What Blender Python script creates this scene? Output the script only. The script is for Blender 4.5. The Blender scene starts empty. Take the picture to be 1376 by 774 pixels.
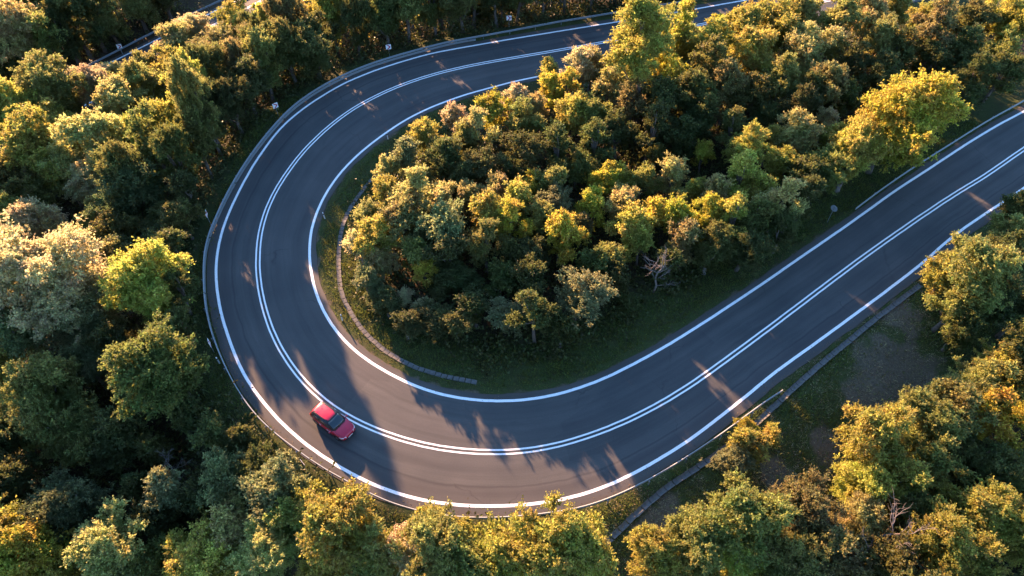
import bpy, bmesh, math, random
import numpy as np
from mathutils import Vector, Matrix

random.seed(7)
rng = np.random.default_rng(11)
scene = bpy.context.scene
COL = scene.collection

# ------------------------------------------------------------------ camera
cam = bpy.data.cameras.new("camera")
cam.lens = 960 / 1376 * 36.0
cam.sensor_width = 36.0
cam.clip_end = 3000
cam_o = bpy.data.objects.new("camera", cam)
COL.objects.link(cam_o)
cam_o.location = (0, 0, 58)
cam_o.rotation_euler = (math.radians(39), 0, 0)
scene.camera = cam_o

# ------------------------------------------------------------------ light
SUN_ELEV = math.radians(15.5)
SUN_DIR = math.radians(121.5)         # compass of the sun seen from the bend, from +x, anticlockwise
world = bpy.data.worlds.new("World")
scene.world = world
world.use_nodes = True
wn = world.node_tree
bg = wn.nodes["Background"]
sky = wn.nodes.new("ShaderNodeTexSky")
sky.sky_type = 'NISHITA'
sky.sun_disc = False
sky.sun_elevation = SUN_ELEV
sky.sun_rotation = math.pi / 2 - SUN_DIR
sky.air_density = 1.0
sky.dust_density = 0.3
sky.ozone_density = 4.0
wn.links.new(sky.outputs[0], bg.inputs[0])
bg.inputs[1].default_value = 0.105
sun = bpy.data.lights.new("sun", 'SUN')
sun.energy = 5.0
sun.angle = math.radians(0.7)
sun.color = (1.0, 0.55, 0.30)
sun_o = bpy.data.objects.new("sun", sun)
COL.objects.link(sun_o)
sv = Vector((math.cos(SUN_DIR) * math.cos(SUN_ELEV), math.sin(SUN_DIR) * math.cos(SUN_ELEV), math.sin(SUN_ELEV)))
sun_o.rotation_euler = sv.to_track_quat('Z', 'Y').to_euler()
sun_o.location = sv * 200
scene.view_settings.view_transform = 'Standard'
scene.view_settings.look = 'None'
scene.view_settings.exposure = 2.78
scene.view_settings.gamma = 1.0
scene.render.engine = 'CYCLES'
scene.cycles.max_bounces = 6
scene.cycles.diffuse_bounces = 3
scene.cycles.transmission_bounces = 4

# ------------------------------------------------------------------ measured layout, metres
OUTER = [[78.81, 117.36], [77.37, 116.93], [75.94, 116.49], [74.51, 116.05], [73.07, 115.62], [71.64, 115.18], [70.21, 114.75], [68.77, 114.31], [67.34, 113.88], [65.9, 113.44], [64.47, 113.01], [63.04, 112.57], [61.6, 112.14], [60.17, 111.7], [58.74, 111.27], [57.3, 110.83], [55.87, 110.4], [54.43, 109.96], [53.0, 109.53], [51.57, 109.09], [50.13, 108.66], [48.7, 108.22], [47.27, 107.79], [45.83, 107.35], [44.4, 106.92], [42.96, 106.48], [41.53, 106.04], [40.1, 105.61], [38.66, 105.17], [37.23, 104.74], [35.8, 104.29], [34.37, 103.84], [32.94, 103.39], [31.52, 102.93], [30.09, 102.47], [28.66, 102.02], [27.23, 101.58], [25.79, 101.14], [24.36, 100.72], [22.92, 100.3], [21.48, 99.88], [20.04, 99.46], [18.6, 99.04], [17.17, 98.62], [15.73, 98.2], [14.29, 97.78], [12.85, 97.37], [11.41, 96.95], [9.97, 96.53], [8.53, 96.11], [7.09, 95.7], [5.65, 95.28], [4.22, 94.86], [2.78, 94.44], [1.34, 94.02], [-0.1, 93.59], [-1.53, 93.15], [-2.96, 92.7], [-4.39, 92.25], [-5.82, 91.8], [-7.25, 91.35], [-8.67, 90.89], [-10.09, 90.41], [-11.49, 89.87], [-12.85, 89.25], [-14.19, 88.57], [-15.51, 87.86], [-16.81, 87.12], [-18.09, 86.34], [-19.34, 85.52], [-20.55, 84.64], [-21.73, 83.71], [-22.85, 82.72], [-23.9, 81.65], [-24.88, 80.51], [-25.82, 79.35], [-26.72, 78.15], [-27.55, 76.9], [-28.32, 75.62], [-29.01, 74.29], [-29.59, 72.91], [-30.07, 71.49], [-30.48, 70.05], [-30.85, 68.59], [-31.18, 67.13], [-31.46, 65.66], [-31.69, 64.18], [-31.9, 62.7], [-32.07, 61.21], [-32.21, 59.72], [-32.31, 58.22], [-32.36, 56.72], [-32.35, 55.23], [-32.26, 53.73], [-32.1, 52.24], [-31.85, 50.76], [-31.52, 49.3], [-31.11, 47.86], [-30.64, 46.44], [-30.11, 45.04], [-29.52, 43.66], [-28.88, 42.3], [-28.2, 40.97], [-27.49, 39.65], [-26.74, 38.35], [-25.94, 37.09], [-25.08, 35.86], [-24.15, 34.68], [-23.16, 33.56], [-22.13, 32.47], [-21.06, 31.43], [-19.93, 30.44], [-18.76, 29.5], [-17.55, 28.62], [-16.3, 27.79], [-15.02, 27.01], [-13.71, 26.29], [-12.37, 25.62], [-10.99, 25.04], [-9.58, 24.54], [-8.13, 24.14], [-6.66, 23.84], [-5.18, 23.63], [-3.69, 23.51], [-2.19, 23.47], [-0.69, 23.49], [0.8, 23.57], [2.29, 23.73], [3.77, 23.97], [5.23, 24.3], [6.67, 24.73], [8.07, 25.25], [9.44, 25.86], [10.78, 26.53], [12.09, 27.26], [13.38, 28.02], [14.66, 28.81], [15.91, 29.63], [17.13, 30.5], [18.34, 31.39], [19.53, 32.29], [20.72, 33.2], [21.91, 34.12], [23.08, 35.05], [24.26, 35.98], [25.45, 36.88], [26.67, 37.75], [27.89, 38.62], [29.12, 39.48], [30.34, 40.35], [31.56, 41.22], [32.78, 42.09], [34.0, 42.97], [35.21, 43.84], [36.43, 44.72], [37.64, 45.59], [38.85, 46.48], [40.06, 47.37], [41.26, 48.26], [42.46, 49.16], [43.65, 50.07], [44.83, 51.0], [45.98, 51.95], [47.14, 52.9], [48.31, 53.84], [49.5, 54.75], [50.71, 55.63], [51.94, 56.48], [53.18, 57.32], [54.43, 58.16], [55.67, 58.99], [56.92, 59.82], [58.17, 60.66], [59.4, 61.5], [60.63, 62.36], [61.85, 63.24], [63.06, 64.11], [64.27, 64.99], [65.49, 65.87], [66.7, 66.75], [67.91, 67.63], [69.13, 68.51], [70.34, 69.39], [71.55, 70.27], [72.77, 71.15], [73.98, 72.03], [75.19, 72.91], [76.41, 73.79], [77.62, 74.67], [78.83, 75.55], [80.04, 76.42], [81.26, 77.3], [82.47, 78.18], [83.68, 79.06], [84.9, 79.94], [86.11, 80.82], [87.32, 81.7], [88.54, 82.58], [89.75, 83.46], [90.96, 84.34], [92.18, 85.22], [93.39, 86.1], [94.6, 86.98], [95.82, 87.86]]
CENTRE = [[80.38, 114.5], [78.95, 114.03], [77.53, 113.57], [76.1, 113.1], [74.68, 112.64], [73.25, 112.18], [71.83, 111.71], [70.4, 111.25], [68.98, 110.79], [67.56, 110.32], [66.13, 109.86], [64.71, 109.39], [63.28, 108.93], [61.86, 108.47], [60.43, 108.0], [59.01, 107.54], [57.58, 107.07], [56.16, 106.61], [54.73, 106.15], [53.31, 105.68], [51.89, 105.22], [50.46, 104.75], [49.04, 104.29], [47.61, 103.83], [46.19, 103.36], [44.76, 102.9], [43.34, 102.44], [41.91, 101.97], [40.49, 101.51], [39.07, 101.04], [37.64, 100.58], [36.22, 100.12], [34.79, 99.65], [33.37, 99.19], [31.94, 98.72], [30.52, 98.26], [29.09, 97.8], [27.67, 97.33], [26.24, 96.87], [24.82, 96.41], [23.39, 95.95], [21.97, 95.49], [20.54, 95.04], [19.11, 94.59], [17.68, 94.14], [16.25, 93.69], [14.82, 93.25], [13.39, 92.8], [11.96, 92.36], [10.53, 91.92], [9.09, 91.48], [7.66, 91.05], [6.22, 90.62], [4.79, 90.19], [3.35, 89.76], [1.92, 89.34], [0.48, 88.91], [-0.96, 88.49], [-2.39, 88.05], [-3.82, 87.61], [-5.24, 87.13], [-6.65, 86.62], [-8.04, 86.06], [-9.42, 85.47], [-10.77, 84.84], [-12.1, 84.15], [-13.4, 83.4], [-14.67, 82.6], [-15.9, 81.75], [-17.08, 80.82], [-18.21, 79.84], [-19.3, 78.81], [-20.33, 77.73], [-21.29, 76.58], [-22.18, 75.37], [-23.0, 74.12], [-23.77, 72.83], [-24.47, 71.51], [-25.12, 70.16], [-25.72, 68.79], [-26.24, 67.38], [-26.7, 65.96], [-27.1, 64.51], [-27.45, 63.06], [-27.75, 61.59], [-27.96, 60.11], [-28.09, 58.61], [-28.13, 57.12], [-28.09, 55.62], [-27.96, 54.13], [-27.76, 52.64], [-27.48, 51.17], [-27.15, 49.71], [-26.75, 48.27], [-26.28, 46.84], [-25.76, 45.44], [-25.18, 44.06], [-24.54, 42.7], [-23.85, 41.37], [-23.1, 40.08], [-22.27, 38.83], [-21.38, 37.62], [-20.43, 36.47], [-19.41, 35.37], [-18.32, 34.34], [-17.17, 33.38], [-15.95, 32.51], [-14.67, 31.74], [-13.34, 31.05], [-11.97, 30.44], [-10.57, 29.9], [-9.15, 29.44], [-7.7, 29.06], [-6.23, 28.76], [-4.75, 28.55], [-3.26, 28.42], [-1.76, 28.37], [-0.26, 28.4], [1.23, 28.54], [2.71, 28.78], [4.17, 29.11], [5.61, 29.53], [7.02, 30.02], [8.42, 30.57], [9.79, 31.18], [11.13, 31.83], [12.46, 32.54], [13.76, 33.28], [15.03, 34.06], [16.29, 34.88], [17.52, 35.73], [18.74, 36.61], [19.94, 37.5], [21.14, 38.39], [22.34, 39.29], [23.54, 40.19], [24.73, 41.1], [25.93, 42.0], [27.12, 42.92], [28.3, 43.83], [29.49, 44.74], [30.68, 45.66], [31.86, 46.57], [33.05, 47.48], [34.24, 48.39], [35.43, 49.3], [36.62, 50.21], [37.82, 51.12], [39.02, 52.01], [40.23, 52.9], [41.44, 53.78], [42.65, 54.66], [43.87, 55.53], [45.08, 56.41], [46.3, 57.28], [47.53, 58.14], [48.75, 59.0], [49.98, 59.86], [51.22, 60.7], [52.47, 61.54], [53.72, 62.35], [54.98, 63.16], [56.23, 63.99], [57.46, 64.84], [58.68, 65.71], [59.9, 66.58], [61.12, 67.46], [62.34, 68.33], [63.56, 69.2], [64.78, 70.06], [66.01, 70.91], [67.25, 71.77], [68.48, 72.62], [69.71, 73.47], [70.94, 74.32], [72.18, 75.17], [73.41, 76.03], [74.64, 76.88], [75.87, 77.73], [77.1, 78.58], [78.34, 79.43], [79.57, 80.29], [80.8, 81.14], [82.03, 81.99], [83.27, 82.84], [84.5, 83.69], [85.73, 84.55], [86.96, 85.4], [88.19, 86.25], [89.43, 87.1], [90.66, 87.95], [91.89, 88.81], [93.12, 89.66], [94.36, 90.51], [95.59, 91.36], [96.82, 92.21], [98.05, 93.07], [99.29, 93.92], [100.52, 94.77]]
INNER = [[81.41, 111.02], [79.99, 110.54], [78.57, 110.05], [77.14, 109.57], [75.72, 109.09], [74.3, 108.61], [72.87, 108.13], [71.45, 107.64], [70.02, 107.16], [68.6, 106.68], [67.18, 106.2], [65.75, 105.72], [64.33, 105.23], [62.91, 104.75], [61.48, 104.27], [60.06, 103.79], [58.63, 103.3], [57.21, 102.82], [55.79, 102.34], [54.36, 101.86], [52.94, 101.38], [51.52, 100.89], [50.09, 100.41], [48.67, 99.93], [47.24, 99.45], [45.82, 98.96], [44.4, 98.48], [42.97, 98.0], [41.55, 97.52], [40.12, 97.04], [38.7, 96.56], [37.27, 96.09], [35.84, 95.63], [34.41, 95.16], [32.98, 94.69], [31.55, 94.22], [30.13, 93.74], [28.71, 93.25], [27.29, 92.75], [25.88, 92.25], [24.46, 91.74], [23.05, 91.22], [21.64, 90.7], [20.23, 90.18], [18.82, 89.65], [17.41, 89.13], [16.0, 88.62], [14.59, 88.11], [13.17, 87.61], [11.74, 87.12], [10.32, 86.64], [8.9, 86.15], [7.48, 85.67], [6.05, 85.18], [4.63, 84.7], [3.2, 84.23], [1.78, 83.75], [0.37, 83.22], [-1.02, 82.64], [-2.39, 82.03], [-3.76, 81.41], [-5.12, 80.78], [-6.46, 80.1], [-7.77, 79.36], [-9.05, 78.57], [-10.3, 77.73], [-11.5, 76.83], [-12.66, 75.87], [-13.74, 74.83], [-14.77, 73.73], [-15.74, 72.58], [-16.67, 71.4], [-17.56, 70.19], [-18.4, 68.94], [-19.18, 67.66], [-19.88, 66.33], [-20.51, 64.96], [-21.05, 63.56], [-21.51, 62.13], [-21.87, 60.67], [-22.14, 59.19], [-22.33, 57.7], [-22.41, 56.2], [-22.38, 54.7], [-22.23, 53.2], [-21.99, 51.72], [-21.66, 50.25], [-21.25, 48.81], [-20.77, 47.38], [-20.2, 45.99], [-19.54, 44.64], [-18.8, 43.34], [-17.96, 42.09], [-17.03, 40.91], [-16.01, 39.8], [-14.91, 38.78], [-13.73, 37.85], [-12.49, 37.01], [-11.2, 36.22], [-9.88, 35.51], [-8.51, 34.89], [-7.09, 34.38], [-5.64, 34.0], [-4.17, 33.72], [-2.67, 33.56], [-1.17, 33.51], [0.33, 33.56], [1.83, 33.73], [3.3, 34.0], [4.76, 34.39], [6.18, 34.87], [7.58, 35.43], [8.94, 36.06], [10.27, 36.76], [11.58, 37.5], [12.87, 38.26], [14.15, 39.05], [15.42, 39.86], [16.67, 40.69], [17.91, 41.54], [19.15, 42.4], [20.38, 43.26], [21.6, 44.14], [22.82, 45.02], [24.04, 45.9], [25.25, 46.78], [26.47, 47.67], [27.67, 48.56], [28.88, 49.47], [30.08, 50.37], [31.28, 51.27], [32.48, 52.17], [33.69, 53.07], [34.9, 53.96], [36.1, 54.86], [37.31, 55.76], [38.5, 56.67], [39.69, 57.59], [40.89, 58.51], [42.08, 59.42], [43.27, 60.34], [44.46, 61.25], [45.67, 62.14], [46.89, 63.02], [48.12, 63.89], [49.34, 64.76], [50.57, 65.64], [51.78, 66.52], [53.0, 67.4], [54.22, 68.28], [55.44, 69.16], [56.66, 70.03], [57.9, 70.89], [59.14, 71.74], [60.39, 72.58], [61.64, 73.41], [62.9, 74.23], [64.18, 75.02], [65.46, 75.8], [66.74, 76.59], [68.01, 77.4], [69.26, 78.23], [70.51, 79.07], [71.76, 79.91], [73.0, 80.75], [74.25, 81.59], [75.49, 82.43], [76.74, 83.27], [77.99, 84.11], [79.23, 84.95], [80.48, 85.79], [81.73, 86.63], [82.97, 87.47], [84.22, 88.31], [85.47, 89.15], [86.71, 89.99], [87.96, 90.83], [89.2, 91.67], [90.45, 92.51], [91.7, 93.35], [92.94, 94.19], [94.19, 95.03], [95.44, 95.88], [96.68, 96.72], [97.93, 97.56], [99.18, 98.4], [100.42, 99.24], [101.67, 100.08], [102.91, 100.92], [104.16, 101.76]]
FAR_A, FAR_B = [[-102.28, 42.18], [11.52, 181.64]]
RAIL_MAIN = [[45.88, 108.82], [44.92, 108.53], [43.96, 108.25], [43.0, 107.96], [42.04, 107.67], [41.09, 107.38], [40.13, 107.1], [39.17, 106.81], [38.21, 106.52], [37.26, 106.23], [36.3, 105.94], [35.34, 105.66], [34.38, 105.37], [33.42, 105.08], [32.47, 104.79], [31.51, 104.5], [30.55, 104.22], [29.59, 103.93], [28.64, 103.64], [27.68, 103.35], [26.72, 103.06], [25.76, 102.78], [24.8, 102.49], [23.85, 102.2], [22.89, 101.91], [21.93, 101.62], [20.97, 101.34], [20.02, 101.05], [19.06, 100.76], [18.1, 100.47], [17.14, 100.19], [16.18, 99.91], [15.22, 99.62], [14.26, 99.34], [13.3, 99.06], [12.34, 98.78], [11.38, 98.49], [10.43, 98.21], [9.47, 97.91], [8.52, 97.62], [7.56, 97.32], [6.61, 97.03], [5.65, 96.72], [4.7, 96.41], [3.75, 96.09], [2.81, 95.76], [1.86, 95.44], [0.92, 95.11], [-0.03, 94.79], [-0.98, 94.48], [-1.93, 94.17], [-2.88, 93.86], [-3.83, 93.55], [-4.79, 93.25], [-5.74, 92.94], [-6.69, 92.64], [-7.64, 92.32], [-8.58, 91.99], [-9.52, 91.63], [-10.43, 91.23], [-11.34, 90.81], [-12.24, 90.37], [-13.14, 89.93], [-14.03, 89.49], [-14.92, 89.03], [-15.81, 88.57], [-16.69, 88.1], [-17.57, 87.61], [-18.43, 87.11], [-19.28, 86.59], [-20.11, 86.02], [-20.91, 85.43], [-21.7, 84.81], [-22.47, 84.18], [-23.22, 83.51], [-23.94, 82.82], [-24.64, 82.11], [-25.32, 81.37], [-25.97, 80.61], [-26.59, 79.83], [-27.17, 79.01], [-27.73, 78.18], [-28.25, 77.33], [-28.72, 76.45], [-29.14, 75.54], [-29.52, 74.61], [-29.87, 73.68], [-30.2, 72.73], [-30.52, 71.79], [-30.82, 70.83], [-31.11, 69.87], [-31.38, 68.91], [-31.63, 67.94], [-31.87, 66.97], [-32.09, 66.0], [-32.29, 65.02], [-32.48, 64.03], [-32.64, 63.05], [-32.79, 62.06], [-32.92, 61.07], [-33.03, 60.07], [-33.12, 59.08], [-33.2, 58.08], [-33.26, 57.08], [-33.31, 56.08], [-33.35, 55.08], [-33.35, 54.08], [-33.3, 53.08], [-33.2, 52.09], [-33.05, 51.1], [-32.85, 50.12], [-32.62, 49.15], [-32.36, 48.18], [-32.08, 47.22], [-31.79, 46.27], [-31.48, 45.32], [-31.14, 44.37], [-30.77, 43.44], [-30.37, 42.53], [-29.95, 41.62], [-29.5, 40.73], [-29.02, 39.85], [-28.52, 38.98], [-28.01, 38.12], [-27.48, 37.28], [-26.93, 36.44], [-26.36, 35.62], [-25.77, 34.81], [-25.16, 34.02], [-24.53, 33.24], [-23.87, 32.49], [-23.18, 31.77], [-22.45, 31.08], [-21.7, 30.43], [-20.91, 29.8], [-20.11, 29.2], [-19.3, 28.62], [-18.48, 28.05], [-17.65, 27.49], [-16.8, 26.96], [-15.95, 26.44], [-15.07, 25.95], [-14.19, 25.48], [-13.31, 25.01], [-12.42, 24.55], [-11.52, 24.12], [-10.6, 23.72], [-9.67, 23.37], [-8.71, 23.07], [-7.75, 22.81], [-6.77, 22.6], [-5.78, 22.44], [-4.79, 22.33], [-3.79, 22.26], [-2.79, 22.22], [-1.79, 22.22], [-0.79, 22.26], [0.21, 22.32], [1.2, 22.4], [2.2, 22.51], [3.19, 22.64], [4.18, 22.79], [5.16, 22.98], [6.13, 23.22], [7.09, 23.52], [8.03, 23.86], [8.95, 24.24], [9.86, 24.65], [10.76, 25.09], [11.65, 25.55], [12.52, 26.04], [13.39, 26.54], [14.25, 27.05], [15.1, 27.58], [15.95, 28.11], [16.79, 28.65], [17.62, 29.19], [18.46, 29.75], [19.28, 30.32], [20.1, 30.89], [20.91, 31.47], [21.73, 32.05], [22.55, 32.63], [23.37, 33.19], [24.21, 33.73], [25.06, 34.26]]
RAIL_INNER = [[92.03, 94.73], [91.2, 94.18], [90.38, 93.62], [89.55, 93.07], [88.73, 92.52], [87.9, 91.97], [87.08, 91.41], [86.26, 90.86], [85.43, 90.31], [84.61, 89.76], [83.78, 89.2], [82.96, 88.65], [82.13, 88.1], [81.31, 87.55], [80.48, 86.99], [79.66, 86.44], [78.84, 85.89], [78.01, 85.34], [77.19, 84.78], [76.36, 84.23], [75.54, 83.68], [74.71, 83.13], [73.89, 82.57], [73.06, 82.02], [72.24, 81.47], [71.41, 80.92], [70.59, 80.36], [69.76, 79.81], [68.94, 79.26], [68.11, 78.71], [67.28, 78.17], [66.45, 77.62], [65.62, 77.08], [64.78, 76.55], [63.95, 76.01], [63.11, 75.48], [62.28, 74.94], [61.45, 74.4], [60.62, 73.85], [59.8, 73.3], [58.98, 72.73], [58.16, 72.17], [57.35, 71.6], [56.54, 71.03], [55.73, 70.45], [54.92, 69.88], [54.11, 69.31], [53.29, 68.74], [52.48, 68.16], [51.67, 67.59], [50.86, 67.02], [50.05, 66.44], [49.24, 65.87], [48.44, 65.29], [47.63, 64.71], [46.83, 64.12], [46.04, 63.53], [45.25, 62.93], [44.46, 62.33], [43.67, 61.73], [42.88, 61.12], [42.1, 60.51], [41.32, 59.89], [40.55, 59.27], [39.78, 58.65], [39.0, 58.02]]
RAIL_FAR = [[-78.86, 77.05], [-78.24, 77.84], [-77.62, 78.63], [-77.0, 79.42], [-76.38, 80.21], [-75.76, 80.99], [-75.13, 81.78], [-74.51, 82.57], [-73.89, 83.36], [-73.27, 84.15], [-72.65, 84.94], [-72.03, 85.72], [-71.41, 86.51], [-70.79, 87.3], [-70.16, 88.09], [-69.54, 88.88], [-68.92, 89.67], [-68.3, 90.45], [-67.68, 91.24], [-67.06, 92.03], [-66.44, 92.82], [-65.82, 93.61], [-65.2, 94.4], [-64.58, 95.19], [-63.96, 95.98], [-63.34, 96.77], [-62.73, 97.57], [-62.12, 98.37], [-61.52, 99.17], [-60.91, 99.97], [-60.3, 100.77], [-59.7, 101.57], [-59.09, 102.36], [-58.48, 103.16], [-57.86, 103.95], [-57.23, 104.73], [-56.6, 105.51], [-55.96, 106.29], [-55.32, 107.06], [-54.67, 107.83], [-54.02, 108.59], [-53.37, 109.36], [-52.72, 110.12], [-52.06, 110.87], [-51.4, 111.63], [-50.73, 112.38], [-50.07, 113.14], [-49.42, 113.9], [-48.76, 114.66], [-48.12, 115.43], [-47.48, 116.2], [-46.84, 116.97], [-46.2, 117.75], [-45.57, 118.53], [-44.93, 119.31], [-44.3, 120.08], [-43.66, 120.86], [-43.03, 121.64], [-42.39, 122.42], [-41.76, 123.19], [-41.12, 123.97], [-40.49, 124.75], [-39.85, 125.53], [-39.22, 126.31], [-38.59, 127.08], [-37.95, 127.86], [-37.32, 128.64], [-36.68, 129.42], [-36.05, 130.19], [-35.41, 130.97], [-34.78, 131.75], [-34.14, 132.53], [-33.51, 133.3], [-32.87, 134.08]]
DRAIN_IN = [[-16.23, 64.9], [-16.5, 64.37], [-16.76, 63.85], [-17.02, 63.33], [-17.27, 62.79], [-17.49, 62.25], [-17.69, 61.7], [-17.9, 61.15], [-18.11, 60.6], [-18.31, 60.05], [-18.5, 59.5], [-18.67, 58.94], [-18.81, 58.37], [-18.92, 57.79], [-19.0, 57.21], [-19.06, 56.63], [-19.1, 56.04], [-19.11, 55.45], [-19.11, 54.87], [-19.1, 54.28], [-19.07, 53.7], [-19.02, 53.11], [-18.97, 52.53], [-18.9, 51.94], [-18.82, 51.36], [-18.73, 50.78], [-18.64, 50.21], [-18.54, 49.63], [-18.43, 49.05], [-18.32, 48.48], [-18.19, 47.9], [-18.04, 47.34], [-17.87, 46.77], [-17.66, 46.23], [-17.43, 45.69], [-17.18, 45.16], [-16.9, 44.64], [-16.6, 44.14], [-16.29, 43.64], [-15.97, 43.15], [-15.63, 42.67], [-15.29, 42.19], [-14.94, 41.72], [-14.57, 41.27], [-14.18, 40.83], [-13.77, 40.41], [-13.35, 40.0], [-12.92, 39.6], [-12.47, 39.23], [-12.0, 38.87], [-11.53, 38.53], [-11.03, 38.21], [-10.53, 37.91], [-10.01, 37.63], [-9.49, 37.36], [-8.96, 37.12], [-8.41, 36.91], [-7.86, 36.71], [-7.3, 36.53], [-6.74, 36.36], [-6.17, 36.2], [-5.61, 36.06], [-5.03, 35.93], [-4.46, 35.8], [-3.89, 35.69], [-3.31, 35.57]]
DRAIN_OUT = [[42.77, 47.31], [42.03, 46.78], [41.29, 46.26], [40.55, 45.73], [39.82, 45.2], [39.08, 44.67], [38.34, 44.14], [37.61, 43.61], [36.88, 43.07], [36.15, 42.53], [35.43, 41.98], [34.72, 41.42], [34.0, 40.86], [33.28, 40.3], [32.57, 39.75], [31.85, 39.19], [31.14, 38.63], [30.42, 38.08], [29.7, 37.52], [28.99, 36.96], [28.28, 36.4], [27.57, 35.83], [26.87, 35.25], [26.19, 34.66], [25.5, 34.06], [24.82, 33.47], [24.13, 32.87], [23.44, 32.29], [22.74, 31.71], [22.04, 31.13], [21.33, 30.57], [20.61, 30.02], [19.88, 29.47], [19.15, 28.94], [18.4, 28.42], [17.65, 27.92], [16.89, 27.42], [16.13, 26.93], [15.36, 26.44], [14.59, 25.96], [13.83, 25.48], [13.07, 24.97], [12.34, 24.44], [11.63, 23.87], [10.94, 23.29], [10.25, 22.7], [9.56, 22.11], [8.87, 21.52], [8.18, 20.93], [7.5, 20.33], [6.81, 19.74], [6.13, 19.14]]
CHEVRONS = [[-30.35, 75.82, -0.0, -0.852, 'white and red chevron board behind the rail at the upper left of the bend'], [-17.29, 89.15, -0.0, -1.338, 'white and red chevron board on the far side of the bend near the top'], [-0.44, 97.05, -0.24, -1.472, 'narrow-looking chevron board furthest along the top stretch of guardrail'], [-33.98, 56.36, -0.0, 0.221, 'white and red chevron board by the rail above the bend’s leftmost point'], [-28.99, 38.95, -0.0, 0.437, 'chevron board beside the rail below the bend’s leftmost point, left of tyre-shaded asphalt'], [-17.69, 26.52, -0.0, 0.741, 'chevron board behind the rail just below the red car'], [-60.91, 98.85, -5.0, -1.225, 'small chevron board behind the rail of the far road at upper left']]
POSTS = [[-21.23, 57.14, -0.02], [-17.11, 42.83, -0.01], [-15.6, 71.12, -0.01]]
POSTS_OUT = [[-28.15, 37.66, -0.0]]
ROUND_SIGNS = [[35.69, 56.68, -0.09], [43.89, 49.43, -0.0]]
CAR_AT = [-16.05, 31.02, -0.636]
DEAD_AT = [14.74, 46.58, -0.13]
DEAD_MORE = [[-29.71, 26.61, -3.48], [28.36, 20.7, -2.4]]
STICK = [[-5.5, 41.87, 0.03], [-4.28, 42.93, 0.1]]
PATCHES = [[39.7, 43.3], [36.6, 37.9], [39.6, 37.4], [33.5, 34.7], [13.1, 22.4], [11.2, 21.4], [28.4, 29.5], [23.2, 26.5]]
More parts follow.
